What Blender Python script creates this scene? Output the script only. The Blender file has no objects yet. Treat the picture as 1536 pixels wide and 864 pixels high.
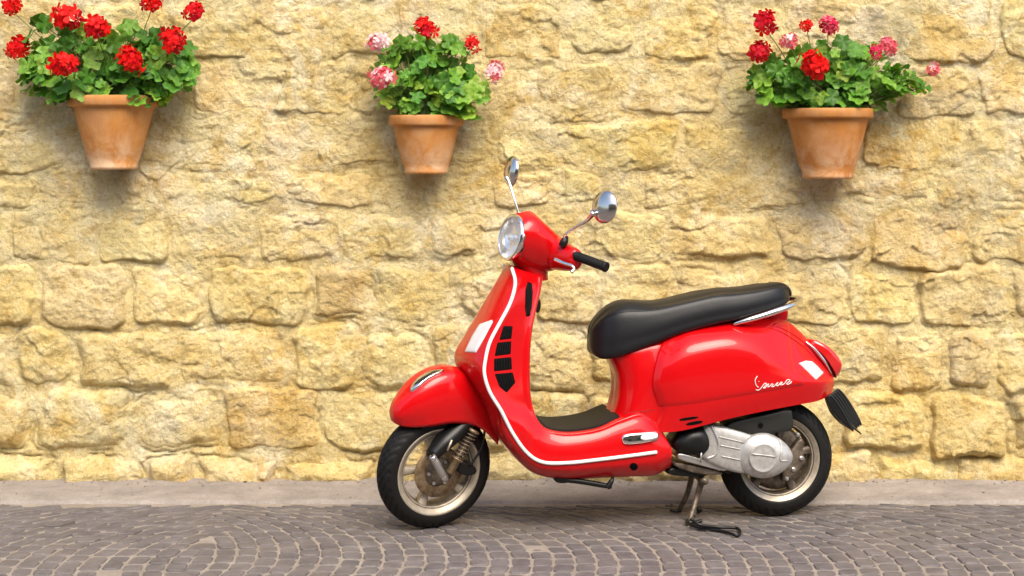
import bpy, bmesh, math, random
import numpy as np
from mathutils import Vector
from mathutils.bvhtree import BVHTree
random.seed(7); rng = np.random.default_rng(7)
R = math.radians
scene = bpy.context.scene
COL = scene.collection

# ------------------------------------------------------------------ camera, sky, sun, exposure
F, CX, HY = 2508.0, 768.0, 214.0                 # focal length and principal point in photo pixels (1536 wide)
CAM = np.array([0.0, -6.6, 1.5])
cd = bpy.data.cameras.new('camera'); co = bpy.data.objects.new('camera', cd); COL.objects.link(co)
co.location = CAM; co.rotation_euler = (R(90), 0, 0)
cd.sensor_width = 36; cd.lens = 36 * F / 1536; cd.shift_y = -(432 - HY) / 1536
cd.clip_start = 0.05; cd.clip_end = 2000
scene.camera = co
SUN_EL, SUN_AZ = R(52), R(18)                    # azimuth measured from the camera side (-y) towards +x
sd = Vector((math.sin(SUN_AZ) * math.cos(SUN_EL), -math.cos(SUN_AZ) * math.cos(SUN_EL), math.sin(SUN_EL)))
w = bpy.data.worlds.new('World'); scene.world = w; w.use_nodes = True
nt = w.node_tree; bg = nt.nodes['Background']
sky = nt.nodes.new('ShaderNodeTexSky'); sky.sky_type = 'NISHITA'; sky.sun_disc = False
sky.sun_elevation = SUN_EL; sky.sun_rotation = math.atan2(sd.x, sd.y)
sky.air_density = 1.0; sky.dust_density = 4.0; sky.ozone_density = 0.6
nt.links.new(sky.outputs[0], bg.inputs[0]); bg.inputs[1].default_value = 0.13
sl = bpy.data.lights.new('sun', 'SUN'); so = bpy.data.objects.new('sun', sl); COL.objects.link(so)
sl.energy = 1.5; sl.angle = R(38); sl.color = (1.0, 0.93, 0.79)
so.rotation_euler = (-sd).to_track_quat('-Z', 'Y').to_euler(); so.location = sd * 20
vs = scene.view_settings
vs.view_transform = 'Standard'; vs.look = 'None'; vs.gamma = 1; vs.exposure = 1.2; vs.use_curve_mapping = False
scene.render.engine = 'CYCLES'

# ------------------------------------------------------------------ materials
def mat(name, base, rough=0.6, metal=0.0, coat=0.0, coat_r=0.03, spec=0.5, emit=None, ior=None, trans=0.0):
    m = bpy.data.materials.new(name); m.use_nodes = True
    b = m.node_tree.nodes['Principled BSDF']
    b.inputs['Base Color'].default_value = (*base, 1); b.inputs['Roughness'].default_value = rough
    b.inputs['Metallic'].default_value = metal; b.inputs['Coat Weight'].default_value = coat
    b.inputs['Coat Roughness'].default_value = coat_r; b.inputs['Specular IOR Level'].default_value = spec
    b.inputs['Transmission Weight'].default_value = trans
    if ior: b.inputs['IOR'].default_value = ior
    return m
class NT:
    """small helper to write node graphs"""
    def __init__(s, m): s.t = m.node_tree; s.b = s.t.nodes['Principled BSDF']
    def n(s, kind, **kw):
        x = s.t.nodes.new('ShaderNode' + kind)
        for k, v in kw.items(): setattr(x, k, v)
        return x
    def l(s, a, b): s.t.links.new(a, b)
    def coord(s, which='Object'): return s.n('TexCoord').outputs[which]
    def pos(s): return s.n('NewGeometry').outputs['Position']
    def noise(s, v, scale, detail=4, rough=0.6, dist=0.0):
        x = s.n('TexNoise'); s.l(v, x.inputs['Vector']); x.inputs['Scale'].default_value = scale
        x.inputs['Detail'].default_value = detail; x.inputs['Roughness'].default_value = rough; x.inputs['Distortion'].default_value = dist
        return x.outputs['Fac']
    def ramp(s, f, stops):
        x = s.n('ValToRGB'); s.l(f, x.inputs[0]); e = x.color_ramp.elements
        while len(e) < len(stops): e.new(0.5)
        for k, (p, c) in enumerate(stops):
            e[k].position = p; e[k].color = (*c, 1) if len(c) == 3 else c
        return x.outputs[0]
    def mix(s, f, a, b, mode='MIX'):
        x = s.n('MixRGB', blend_type=mode)
        for i, v in ((0, f), (1, a), (2, b)):
            if hasattr(v, 'links'): s.l(v, x.inputs[i])
            elif i == 0: x.inputs[0].default_value = v
            else: x.inputs[i].default_value = (*v, 1)
        return x.outputs[0]
    def math(s, op, a, b=0.0):
        x = s.n('Math', operation=op)
        for i, v in ((0, a), (1, b)):
            if hasattr(v, 'links'): s.l(v, x.inputs[i])
            else: x.inputs[i].default_value = v
        return x.outputs[0]
    def bump(s, h, strength, dist, prev=None):
        x = s.n('Bump'); x.inputs['Strength'].default_value = strength; x.inputs['Distance'].default_value = dist
        s.l(h, x.inputs['Height'])
        if prev is not None: s.l(prev, x.inputs['Normal'])
        return x.outputs[0]

def m_wall(name, tint_from_object):
    m = mat(name, (0.5, 0.38, 0.17), 0.92, spec=0.2); g = NT(m); p = g.pos()
    big = g.noise(p, 1.7, 3, 0.6); mid = g.noise(p, 7, 5, 0.65, 0.3); fine = g.noise(p, 55, 5, 0.7); grain = g.noise(p, 210, 3, 0.7)
    c = g.ramp(mid, [(0.30, (0.606, 0.443, 0.163)), (0.46, (0.717, 0.567, 0.255)), (0.60, (0.778, 0.644, 0.337)), (0.74, (0.818, 0.710, 0.435))])
    c = g.mix(g.ramp(big, [(0.35, (0, 0, 0)), (0.68, (1, 1, 1))]), c, g.mix(0.5, c, (0.747, 0.659, 0.370)))
    pale = g.noise(p, 2.3, 7, 0.75, 0.9)
    c = g.mix(g.math('MULTIPLY', g.ramp(pale, [(0.50, (0, 0, 0)), (0.62, (1, 1, 1))]), 0.7), c, (0.848, 0.767, 0.543))
    rust = g.noise(p, 4.3, 7, 0.78, 1.0)
    c = g.mix(g.math('MULTIPLY', g.ramp(rust, [(0.50, (0, 0, 0)), (0.62, (1, 1, 1))]), 0.7), c, (0.586, 0.392, 0.109))
    grey = g.noise(p, 2.6, 7, 0.75, 0.7)
    c = g.mix(g.math('MULTIPLY', g.ramp(grey, [(0.52, (0, 0, 0)), (0.66, (1, 1, 1))]), 0.6), c, (0.485, 0.453, 0.326))
    if tint_from_object:
        oi = g.n('ObjectInfo'); c = g.mix(0.75, c, oi.outputs['Color'], 'MULTIPLY')
    c = g.mix(0.36, c, g.ramp(fine, [(0.32, (0.40, 0.30, 0.16)), (0.50, (1, 1, 1))]), 'MULTIPLY')
    sp = g.noise(p, 16, 7, 0.8, 0.6); c = g.mix(0.42, c, g.ramp(sp, [(0.36, (0.52, 0.38, 0.18)), (0.47, (1, 1, 1)), (0.62, (1.06, 1.06, 1.08))]), 'MULTIPLY')
    c = g.mix(0.22, c, g.ramp(grain, [(0.3, (0.4, 0.34, 0.25)), (0.55, (1, 1, 1))]), 'MULTIPLY')
    g.l(c, g.b.inputs['Base Color'])
    vo = g.n('TexVoronoi', feature='DISTANCE_TO_EDGE'); vo.inputs['Scale'].default_value = 26
    wv = g.n('VectorMath', operation='ADD'); g.l(p, wv.inputs[0])
    nz = g.n('TexNoise'); nz.inputs['Scale'].default_value = 14; nz.inputs['Detail'].default_value = 4; g.l(p, nz.inputs['Vector'])
    sc_ = g.n('VectorMath', operation='SCALE'); g.l(nz.outputs['Color'], sc_.inputs[0]); sc_.inputs['Scale'].default_value = 0.09
    g.l(sc_.outputs[0], wv.inputs[1]); g.l(wv.outputs[0], vo.inputs['Vector'])
    b1 = g.bump(g.noise(p, 24, 6, 0.7, 0.5), 1.0, 0.020)
    b2 = g.bump(vo.outputs['Distance'], 0.5, 0.010, b1)
    b3 = g.bump(fine, 1.0, 0.009, b2); b4 = g.bump(grain, 0.8, 0.0035, b3)
    g.l(b4, g.b.inputs['Normal']); return m
M_STONE = m_wall('limestone', True)
M_MORTAR = m_wall('lime_mortar', False)

def m_cobble():
    m = mat('basalt_cobble', (0.2, 0.18, 0.175), 0.62, spec=0.4); g = NT(m); p = g.pos()
    n1 = g.noise(p, 9, 4, 0.6); n2 = g.noise(p, 70, 5, 0.7); n3 = g.noise(p, 2.0, 3, 0.6)
    c = g.ramp(n1, [(0.3, (0.092, 0.082, 0.082)), (0.5, (0.127, 0.114, 0.114)), (0.72, (0.172, 0.156, 0.154))])
    oi = g.n('ObjectInfo'); c = g.mix(0.5, c, g.ramp(oi.outputs['Random'], [(0.0, (0.78, 0.76, 0.78)), (0.5, (1, 0.97, 0.95)), (1.0, (1.18, 1.1, 1.05))]), 'MULTIPLY')
    at = g.n('Attribute'); at.attribute_name = 'tone'
    c = g.mix(0.45, c, g.ramp(n2, [(0.3, (0.45, 0.43, 0.42)), (0.6, (1, 1, 1))]), 'MULTIPLY')
    c = g.mix(g.math('MULTIPLY', g.ramp(n3, [(0.45, (0, 0, 0)), (0.7, (1, 1, 1))]), 0.35), c, (0.15, 0.125, 0.10))
    g.l(c, g.b.inputs['Base Color'])
    g.l(g.bump(n2, 0.6, 0.004, g.bump(n1, 0.4, 0.01)), g.b.inputs['Normal']); return m
M_COBBLE = m_cobble()
def m_ground(name, a, b_, c_, s=1.0, bump=0.5):
    m = mat(name, a, 0.88, spec=0.25); g = NT(m); p = g.pos()
    c = g.ramp(g.noise(p, 5 * s, 6, 0.7, 0.3), [(0.3, a), (0.52, b_), (0.72, c_)])
    f = g.noise(p, 90 * s, 5, 0.7)
    c = g.mix(0.4, c, g.ramp(f, [(0.32, (0.5, 0.48, 0.45)), (0.6, (1, 1, 1))]), 'MULTIPLY')
    st = g.noise(p, 2.2, 5, 0.7, 0.6)
    c = g.mix(g.math('MULTIPLY', g.ramp(st, [(0.52, (0, 0, 0)), (0.7, (1, 1, 1))]), 0.4), c, tuple(x * 0.72 for x in a))
    g.l(c, g.b.inputs['Base Color'])
    g.l(g.bump(f, bump, 0.004, g.bump(g.noise(p, 18, 5, 0.7), bump, 0.012)), g.b.inputs['Normal']); return m
M_JOINT = m_ground('joint_sand', (0.215, 0.18, 0.145), (0.27, 0.23, 0.188), (0.33, 0.285, 0.238))
M_STRIP = m_ground('worn_pavement', (0.21, 0.182, 0.160), (0.29, 0.254, 0.224), (0.37, 0.328, 0.29), 0.8)
M_GROUND = m_ground('street_ground', (0.10, 0.088, 0.08), (0.13, 0.115, 0.105), (0.16, 0.14, 0.125))

def m_paint():
    m = mat('red_paint', (0.50, 0.001, 0.003), 0.38, coat=1.0, coat_r=0.03, spec=0.12); g = NT(m); g.b.inputs['Coat IOR'].default_value = 1.38
    n = g.noise(g.coord(), 30, 3, 0.5)
    g.l(g.ramp(n, [(0.3, (0.03, 0.03, 0.03)), (0.8, (0.09, 0.09, 0.09))]), g.b.inputs['Coat Roughness']); return m
M_RED = m_paint()
M_REDGAP = mat('panel_gap', (0.10, 0.002, 0.002), 0.6)
M_WHITE = mat('white_trim', (0.80, 0.78, 0.74), 0.25, coat=0.6)
M_CHROME = mat('chrome', (0.80, 0.78, 0.75), 0.08, metal=1.0)
M_SATIN = mat('satin_silver', (0.55, 0.54, 0.52), 0.33, metal=0.85)
def m_cast():
    m = mat('cast_aluminium', (0.52, 0.51, 0.49), 0.42, metal=0.6); g = NT(m)
    n = g.noise(g.coord(), 40, 5, 0.7)
    g.l(g.ramp(n, [(0.3, (0.40, 0.385, 0.36)), (0.6, (0.56, 0.55, 0.53))]), g.b.inputs['Base Color'])
    g.l(g.bump(g.noise(g.coord(), 260, 3, 0.6), 0.15, 0.001), g.b.inputs['Normal']); return m
M_CAST = m_cast()
def m_rust(name, a, b_, metal):
    m = mat(name, a, 0.5, metal=metal); g = NT(m)
    g.l(g.ramp(g.noise(g.coord(), 35, 6, 0.7), [(0.35, a), (0.65, b_)]), g.b.inputs['Base Color']); return m
M_RIM = m_rust('rim_paint', (0.40, 0.34, 0.26), (0.52, 0.46, 0.37), 0.6)
M_DISC = m_rust('brown_steel', (0.16, 0.10, 0.05), (0.36, 0.27, 0.17), 0.6)
M_BARREL = m_rust('rim_barrel', (0.10, 0.08, 0.06), (0.24, 0.20, 0.15), 0.5)
M_GRIME = m_rust('grimy_metal', (0.05, 0.035, 0.025), (0.20, 0.16, 0.12), 0.5)
M_BLACK = mat('black_plastic', (0.005, 0.005, 0.005), 0.40, spec=0.35)
M_DKGREY = mat('dark_grey_plastic', (0.016, 0.016, 0.014), 0.5, spec=0.35)
M_VENT = mat('vent_black', (0.002, 0.002, 0.002), 0.8, spec=0.1)
M_SLAT = mat('slat_black', (0.008, 0.008, 0.008), 0.6, spec=0.2)
M_RUB = mat('rubber', (0.0055, 0.005, 0.0048), 0.6, spec=0.28)
def m_seat():
    m = mat('black_vinyl', (0.006, 0.0065, 0.008), 0.42, spec=0.38); g = NT(m)
    vo = g.n('TexVoronoi'); vo.inputs['Scale'].default_value = 420; g.l(g.coord(), vo.inputs['Vector'])
    g.l(g.bump(vo.outputs['Distance'], 0.25, 0.0012, g.bump(g.noise(g.coord(), 14, 3, 0.5), 0.10, 0.006)), g.b.inputs['Normal']); return m
M_SEAT = m_seat()
M_LENSW = mat('white_lens', (0.66, 0.66, 0.69), 0.12, coat=1.0)
M_LENSR = mat('red_lens', (0.50, 0.008, 0.008), 0.12, coat=1.0)
M_GLASS = mat('lamp_glass', (1, 1, 1), 0.02, trans=1.0, ior=1.2)
M_REFL = mat('lamp_reflector', (0.95, 0.95, 0.95), 0.13, metal=0.6)
M_MCAP = mat('mirror_shell', (0.62, 0.60, 0.57), 0.17, metal=1.0)
M_MIRROR = mat('mirror_glass', (0.85, 0.85, 0.85), 0.02, metal=1.0)

def m_terra():
    m = mat('terracotta', (0.45, 0.2, 0.08), 0.8, spec=0.3); g = NT(m); p = g.coord('Object'); q = g.pos()
    c = g.ramp(g.noise(q, 6, 5, 0.6, 0.3), [(0.3, (0.42, 0.155, 0.034)), (0.5, (0.50, 0.205, 0.048)), (0.7, (0.56, 0.26, 0.075))])
    sx = g.n('SeparateXYZ'); g.l(p, sx.inputs[0])
    low = g.n('MapRange'); g.l(sx.outputs['Z'], low.inputs[0]); low.inputs[1].default_value = 0.16; low.inputs[2].default_value = 0.02
    sm = g.n('Mapping'); g.l(q, sm.inputs[0]); sm.inputs['Scale'].default_value = (1, 1, 0.25)
    lime = g.math('MULTIPLY', g.ramp(g.noise(q, 9, 6, 0.7, 0.5), [(0.42, (0, 0, 0)), (0.62, (1, 1, 1))]), g.math('ADD', g.math('MULTIPLY', low.outputs[0], 0.65), 0.2))
    c = g.mix(lime, c, (0.66, 0.47, 0.30))
    c = g.mix(0.3, c, g.ramp(g.noise(sm.outputs[0], 22, 5, 0.7), [(0.3, (0.6, 0.52, 0.45)), (0.6, (1, 1, 1))]), 'MULTIPLY')
    g.l(c, g.b.inputs['Base Color']); g.l(g.bump(g.noise(q, 120, 4, 0.6), 0.25, 0.002), g.b.inputs['Normal']); return m
M_TERRA = m_terra()
M_SOIL = mat('soil', (0.03, 0.02, 0.014), 0.95)
M_IRON = mat('iron', (0.03, 0.028, 0.026), 0.6, metal=0.7)
def m_leaf():
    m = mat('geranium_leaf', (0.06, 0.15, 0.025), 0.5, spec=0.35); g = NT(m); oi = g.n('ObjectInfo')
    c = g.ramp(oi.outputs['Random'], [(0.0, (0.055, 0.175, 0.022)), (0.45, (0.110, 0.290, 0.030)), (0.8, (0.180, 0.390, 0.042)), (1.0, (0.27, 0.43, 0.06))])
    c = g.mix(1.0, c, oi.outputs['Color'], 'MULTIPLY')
    at = g.n('Attribute'); at.attribute_name = 'rad'
    c = g.mix(g.math('MULTIPLY', g.ramp(at.outputs['Fac'], [(0.45, (0, 0, 0)), (0.58, (1, 1, 1)), (0.72, (0, 0, 0))]), 0.35), c, (0.03, 0.08, 0.015))
    n = g.noise(g.coord(), 60, 4, 0.6); c = g.mix(0.4, c, g.ramp(n, [(0.3, (0.65, 0.7, 0.6)), (0.7, (1.15, 1.1, 1.0))]), 'MULTIPLY')
    g.l(c, g.b.inputs['Base Color'])
    tr = g.n('BsdfTranslucent'); g.l(g.mix(1.0, c, (1.6, 1.5, 0.6), 'MULTIPLY'), tr.inputs[0])
    mx = g.n('MixShader'); mx.inputs[0].default_value = 0.28
    out = g.t.nodes['Material Output']; g.l(g.b.outputs[0], mx.inputs[1]); g.l(tr.outputs[0], mx.inputs[2]); g.l(mx.outputs[0], out.inputs[0])
    return m
M_LEAF = m_leaf()
M_STEM = mat('plant_stem', (0.13, 0.20, 0.05), 0.6)
def m_petal(name, c, t):
    m = mat(name, c, 0.55, spec=0.2); g = NT(m)
    tr = g.n('BsdfTranslucent'); tr.inputs[0].default_value = (*t, 1)
    mx = g.n('MixShader'); mx.inputs[0].default_value = 0.3
    out = g.t.nodes['Material Output']; g.l(g.b.outputs[0], mx.inputs[1]); g.l(tr.outputs[0], mx.inputs[2]); g.l(mx.outputs[0], out.inputs[0]); return m
M_PRED = m_petal('red_petal', (0.72, 0.007, 0.006), (0.8, 0.02, 0.01))
M_PRED2 = m_petal('crimson_petal', (0.52, 0.004, 0.018), (0.6, 0.01, 0.02))
M_PINK = m_petal('pink_petal', (0.76, 0.13, 0.17), (0.8, 0.18, 0.2))
M_PALE = m_petal('pale_pink_petal', (0.86, 0.60, 0.62), (0.85, 0.55, 0.56))
M_MAG = m_petal('rose_petal', (0.62, 0.02, 0.09), (0.6, 0.03, 0.08))

# ------------------------------------------------------------------ generic mesh helpers
def mesh_obj(name, V, Fc, m, parent=None, origin=(0, 0, 0), smooth=True, mats=None, fm=None, recalc=False):
    V = np.asarray(V, float) - np.asarray(origin, float)
    me = bpy.data.meshes.new(name); me.from_pydata(V.tolist(), [], [tuple(int(i) for i in f) for f in Fc])
    for mm in (mats or [m]): me.materials.append(mm)
    if fm is not None: me.polygons.foreach_set('material_index', np.asarray(fm, 'i'))
    if smooth: me.polygons.foreach_set('use_smooth', np.ones(len(me.polygons), bool))
    if recalc:
        bm = bmesh.new(); bm.from_mesh(me); bmesh.ops.remove_doubles(bm, verts=bm.verts, dist=1e-6); bmesh.ops.recalc_face_normals(bm, faces=bm.faces); bm.to_mesh(me); bm.free()
    me.update(); o = bpy.data.objects.new(name, me); COL.objects.link(o)
    if parent is not None: o.parent = parent
    return o
def fast_obj(name, V, Q, m, parent=None, smooth=True):
    """quads from numpy arrays"""
    me = bpy.data.meshes.new(name); V = np.asarray(V, np.float32); Q = np.asarray(Q, np.int32)
    me.vertices.add(len(V)); me.vertices.foreach_set('co', V.ravel())
    k = Q.shape[1]; me.loops.add(Q.size); me.loops.foreach_set('vertex_index', Q.ravel())
    me.polygons.add(len(Q)); me.polygons.foreach_set('loop_start', np.arange(0, Q.size, k, dtype=np.int32))
    me.polygons.foreach_set('loop_total', np.full(len(Q), k, np.int32))
    if smooth: me.polygons.foreach_set('use_smooth', np.ones(len(Q), bool))
    me.materials.append(m); me.update(calc_edges=True); me.validate()
    o = bpy.data.objects.new(name, me); COL.objects.link(o)
    if parent is not None: o.parent = parent
    return o
def thing(name, label, cat, loc, group=None):
    o = bpy.data.objects.new(name, None); COL.objects.link(o); o.location = loc; o.empty_display_size = 0.1
    o['label'] = label; o['category'] = cat
    if group: o['group'] = group
    return o
def cr(P, n):
    """Catmull-Rom through the points along axis 0, n samples per segment"""
    P = np.asarray(P, float)
    A = np.concatenate([[2 * P[0] - P[1]], P, [2 * P[-1] - P[-2]]]); out = []
    for i in range(len(P) - 1):
        p0, p1, p2, p3 = A[i:i + 4]
        for t in np.arange(n) / n:
            out.append(0.5 * (2 * p1 + (p2 - p0) * t + (2 * p0 - 5 * p1 + 4 * p2 - p3) * t * t + (3 * p1 - p0 - 3 * p2 + p3) * t ** 3))
    out.append(P[-1]); return np.array(out)
def unit(v): v = np.asarray(v, float); return v / (np.linalg.norm(v) + 1e-12)
def grid_faces(U, V_, closed_v=False):
    f = []
    for i in range(U - 1):
        for j in range(V_ if closed_v else V_ - 1):
            k = (j + 1) % V_; f.append((i * V_ + j, (i + 1) * V_ + j, (i + 1) * V_ + k, i * V_ + k))
    return f
def tube(pts, r, n=10, per=6, spline=True, cap=True, flat=1.0, updir=(0, 0, 1)):
    P = cr(pts, per) if spline and len(pts) > 2 else np.asarray(pts, float)
    rr = np.full(len(P), r) if np.isscalar(r) else np.interp(np.linspace(0, 1, len(P)), np.linspace(0, 1, len(r)), r)
    T = np.gradient(P, axis=0); T = np.array([unit(t) for t in T]); V = []; up = np.asarray(updir, float)
    if abs(T[0] @ up) > 0.95: up = np.array([1.0, 0, 0])
    a = unit(np.cross(T[0], up))
    for p, t, q in zip(P, T, rr):
        a = unit(a - t * (a @ t)); b = np.cross(t, a)
        for k in range(n):
            an = 2 * math.pi * k / n; V.append(p + q * (math.cos(an) * a + flat * math.sin(an) * b))
    Fc = grid_faces(len(P), n, True)
    if cap: Fc += [tuple(range(n))[::-1], tuple((len(P) - 1) * n + k for k in range(n))]
    return np.array(V), Fc
def lathe(c, axis, prof, n=48, ref=None, cap=False):
    axis = unit(axis); a = np.cross(axis, (0, 0, 1.0)) if ref is None else np.asarray(ref) - axis * (np.asarray(ref) @ axis)
    a = unit(a); b = np.cross(axis, a); V = []
    for (r, h) in prof:
        for k in range(n):
            an = 2 * math.pi * k / n; V.append(c + axis * h + r * (math.cos(an) * a + math.sin(an) * b))
    Fc = grid_faces(len(prof), n, True)
    if cap: Fc += [tuple(range(n))[::-1], tuple((len(prof) - 1) * n + k for k in range(n))]
    return np.array(V), Fc
def join(*parts):
    V, Fc, o = [], [], 0
    for v, f in parts:
        V.append(np.asarray(v)); Fc += [tuple(i + o for i in q) for q in f]; o += len(v)
    return np.concatenate(V), Fc
def chaikin(P, it=2):
    P = np.asarray(P, float)
    for _ in range(it):
        Q = np.roll(P, -1, 0); P = np.stack([0.75 * P + 0.25 * Q, 0.25 * P + 0.75 * Q], 1).reshape(-1, P.shape[1])
    return P
def densify(P, step):
    P = np.asarray(P, float); out = []
    for a, b in zip(P, np.roll(P, -1, 0)):
        k = max(1, int(np.linalg.norm(b - a) / step)); out += [a + (b - a) * t / k for t in range(k)]
    return np.array(out)
def ray(px, py): return np.array([(px - CX) / F, 1.0, -(py - HY) / F])
def ground_pt(px, py, z=0.0):
    d = ray(px, py); return CAM + d * ((z - CAM[2]) / d[2])
def wall_pt(px, py, y):
    d = ray(px, py); return CAM + d * (y - CAM[1])

# ------------------------------------------------------------------ noise for the masonry
def perlin(x, y, seed):
    g = np.random.default_rng(seed); per = g.permutation(512); ang = g.random(512) * 2 * np.pi
    xi = np.floor(x).astype(int); yi = np.floor(y).astype(int); xf = x - xi; yf = y - yi
    def gr(ix, iy, dx, dy):
        h = per[(per[ix & 511] + iy) & 511]; return np.cos(ang[h]) * dx + np.sin(ang[h]) * dy
    u = xf ** 3 * (xf * (xf * 6 - 15) + 10); v = yf ** 3 * (yf * (yf * 6 - 15) + 10)
    a = gr(xi, yi, xf, yf); b = gr(xi + 1, yi, xf - 1, yf); c = gr(xi, yi + 1, xf, yf - 1); d = gr(xi + 1, yi + 1, xf - 1, yf - 1)
    return (a + (b - a) * u) * (1 - v) + (c + (d - c) * u) * v
def fbm(x, y, f, o, seed, gain=0.5):
    s = 0; a = 1
    for k in range(o): s = s + a * perlin(x * f + 17.3 * k, y * f - 9.1 * k, seed + k); f *= 2.03; a *= gain
    return s
def ridged(x, y, f, o, seed):
    s = 0; a = 1
    for k in range(o): s = s + a * (1 - 2 * np.abs(perlin(x * f + 5.7 * k, y * f + 3.3 * k, seed + k))); f *= 2.1; a *= 0.5
    return s

# ------------------------------------------------------------------ setting: ground, pavement strip, cobbled road
WALL_Y = 0.805; STRIP_Y = 0.354
g = mesh_obj('ground', [(-300, -300, -0.035), (300, -300, -0.035), (300, 300, -0.035), (-300, 300, -0.035)], [(0, 1, 2, 3)], M_GROUND)
g['kind'] = 'structure'; g['label'] = 'grey street ground reaching beyond the cobbles'
def sheet(name, x0, x1, y0, y1, res, hf, m, parent=None):
    nx, ny = int((x1 - x0) / res) + 1, int((y1 - y0) / res) + 1
    X, Y = np.meshgrid(np.linspace(x0, x1, nx), np.linspace(y0, y1, ny)); Z = hf(X, Y)
    i = np.arange(nx * ny).reshape(ny, nx)
    Q = np.stack([i[:-1, :-1], i[:-1, 1:], i[1:, 1:], i[1:, :-1]], -1).reshape(-1, 4)
    return fast_obj(name, np.stack([X, Y, Z], -1).reshape(-1, 3), Q, m, parent)
def strip_h(X, Y):
    e = np.clip((Y - STRIP_Y - 0.012 * fbm(X, Y * 0 + 1, 5, 3, 40)) / 0.018, 0, 1)
    return -0.02 + e * (0.024 + 0.006 * fbm(X, Y, 2.5, 4, 41) + 0.003 * ridged(X, Y, 9, 3, 44)) + 0.012 * np.clip((Y - 0.72) / 0.1, 0, 1) * (0.5 + fbm(X, Y, 6, 3, 47))
strip = sheet('pavement_strip', -4.2, 4.2, STRIP_Y - 0.03, WALL_Y + 0.12, 0.012, strip_h, M_STRIP)
strip['kind'] = 'structure'; strip['label'] = 'pale worn pavement strip along the foot of the stone wall'
road = bpy.data.objects.new('cobbled_road', None); COL.objects.link(road)
road['kind'] = 'structure'; road['label'] = 'road of grey cobbles laid in arcs with sandy joints'
jo = sheet('joint_sand', -4.2, 4.2, -2.6, STRIP_Y + 0.0, 0.03, lambda X, Y: -0.0030 + 0.002 * fbm(X, Y, 4, 3, 50), M_JOINT, road)
# arcs stacked along the street; left of the seam they bow the other way
YC, RAD, STEP, XS = -0.62, 1.10, 0.0765, -1.15
cob = []
for side in (1, -1):
    for k in range(-16, 70):
        ax = k * STEP
        L = RAD * math.asin(min(0.93, 1.02 / RAD)); s = -L + random.uniform(0, .06)
        while s < L:
            ln = random.uniform(0.082, 0.118); s0, s1 = s, min(s + ln, L + 0.05); s += ln
            quad = []
            for (sr, rr) in ((s0, 0), (s1, 0), (s1, 1), (s0, 1)):
                an = sr / RAD; x = ax + RAD * math.cos(an) - RAD + rr * STEP; y = YC + RAD * math.sin(an)
                quad.append((XS + side * x, y))
            q = np.array(quad); c = q.mean(0)
            if side * (c[0] - XS) < -0.012 or abs(c[0]) > 4.0: continue
            if c[1] > STRIP_Y - 0.045 or c[1] < YC - 1.0: continue
            cob.append(q if side == 1 else q[::-1])
extra = [np.asarray(q) - np.array([0, 2 * 1.0]) for q in cob if q.mean(0)[1] > YC + 0.05 and q.mean(0)[1] < STRIP_Y]
def cobble_mesh(q):
    c = q.mean(0); q = c + (q - c) * np.array([1, 1]) + rng.uniform(-0.0035, 0.0035, (4, 2))
    dz = rng.normal(0, 0.0016); tilt = rng.normal(0, 0.012, 2)
    def ring(inset, z):
        e = []
        for a in range(4):
            p, pn, pp = q[a], q[(a + 1) % 4], q[(a - 1) % 4]
            e += [p + (pp - p) * 0.16, p + (pn - p) * 0.16]
        e = np.array(e); d = e - c; ln = np.linalg.norm(d, axis=1, keepdims=True)
        e = c + d * (1 - inset / ln); zz = z + dz + (e - c) @ tilt
        return np.column_stack([e, zz])
    V = np.concatenate([ring(0.0052, -0.02), ring(0.0056, -0.003), ring(0.0095, 0.0012), [[c[0], c[1], 0.0016 + dz]]])
    Fc = grid_faces(3, 8, True); Fc = [f[::-1] for f in Fc] + [(16 + k, 16 + (k + 1) % 8, 24) for k in range(8)]
    return V, Fc
def proj(p):
    d = p[1] - CAM[1]; return CX + F * p[0] / d, HY + F * CAM[2] / d
def rank(q):
    x, y = proj(q.mean(0)); inside = -15 < x < 1551 and y < 872
    return (not inside, -y)
cob.sort(key=rank)
for q in cob[:300]:
    V, Fc = cobble_mesh(q); mesh_obj('cobble', V, Fc, M_COBBLE, road, smooth=False)
rest = [cobble_mesh(q) for q in cob[300:] + extra]
ro = mesh_obj('cobble_field', *join(*rest), M_COBBLE, road, smooth=False); ro['kind'] = 'stuff'

# ------------------------------------------------------------------ setting: the stone wall
wall = thing('stone_wall', 'rough yellow limestone wall with smeared mortar joints behind the scooter', 'wall', (0, WALL_Y, 0))
rows_px = [722, 682, 585, 487, 398, 312, 258, 180, 92, 0, -92, -180, -275]
joints = [
 [90, 215, 300, 420, 560, 700, 820, 930, 1060, 1190, 1312, 1430],
 [50, 200, 335, 485, 620, 760, 880, 1010, 1140, 1260, 1388, 1514],
 [22, 108, 265, 435, 540, 640, 760, 880, 980, 1110, 1230, 1330, 1420, 1497],
 [65, 193, 305, 470, 555, 680, 800, 900, 1010, 1150, 1270, 1375, 1512],
 [12, 147, 260, 380, 510, 640, 760, 880, 1000, 1170, 1300, 1460],
 [60, 165, 300, 420, 560, 730, 840, 960, 1100, 1220, 1400, 1480],
 [100, 268, 390, 480, 600, 745, 845, 1022, 1190, 1290, 1452, 1520],
 [30, 150, 290, 410, 530, 700, 800, 925, 1090, 1230, 1340, 1470],
 [120, 250, 380, 500, 590, 722, 845, 960, 1075, 1180, 1340, 1500]]
PXM = F / (WALL_Y - CAM[1])
XL, XR = -3.5, 3.5
tints = {(1, 335): (0.92, 0.80, 0.62), (8, 722): (0.80, 0.70, 0.54), (8, 1340): (0.82, 0.70, 0.50), (6, 1290): (0.90, 0.74, 0.46),
         (1, 1388): (0.92, 0.86, 0.74), (3, 193): (1.05, 1.0, 0.92), (2, 108): (0.95, 0.90, 0.80), (3, 470): (0.85, 0.76, 0.66)}
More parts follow.
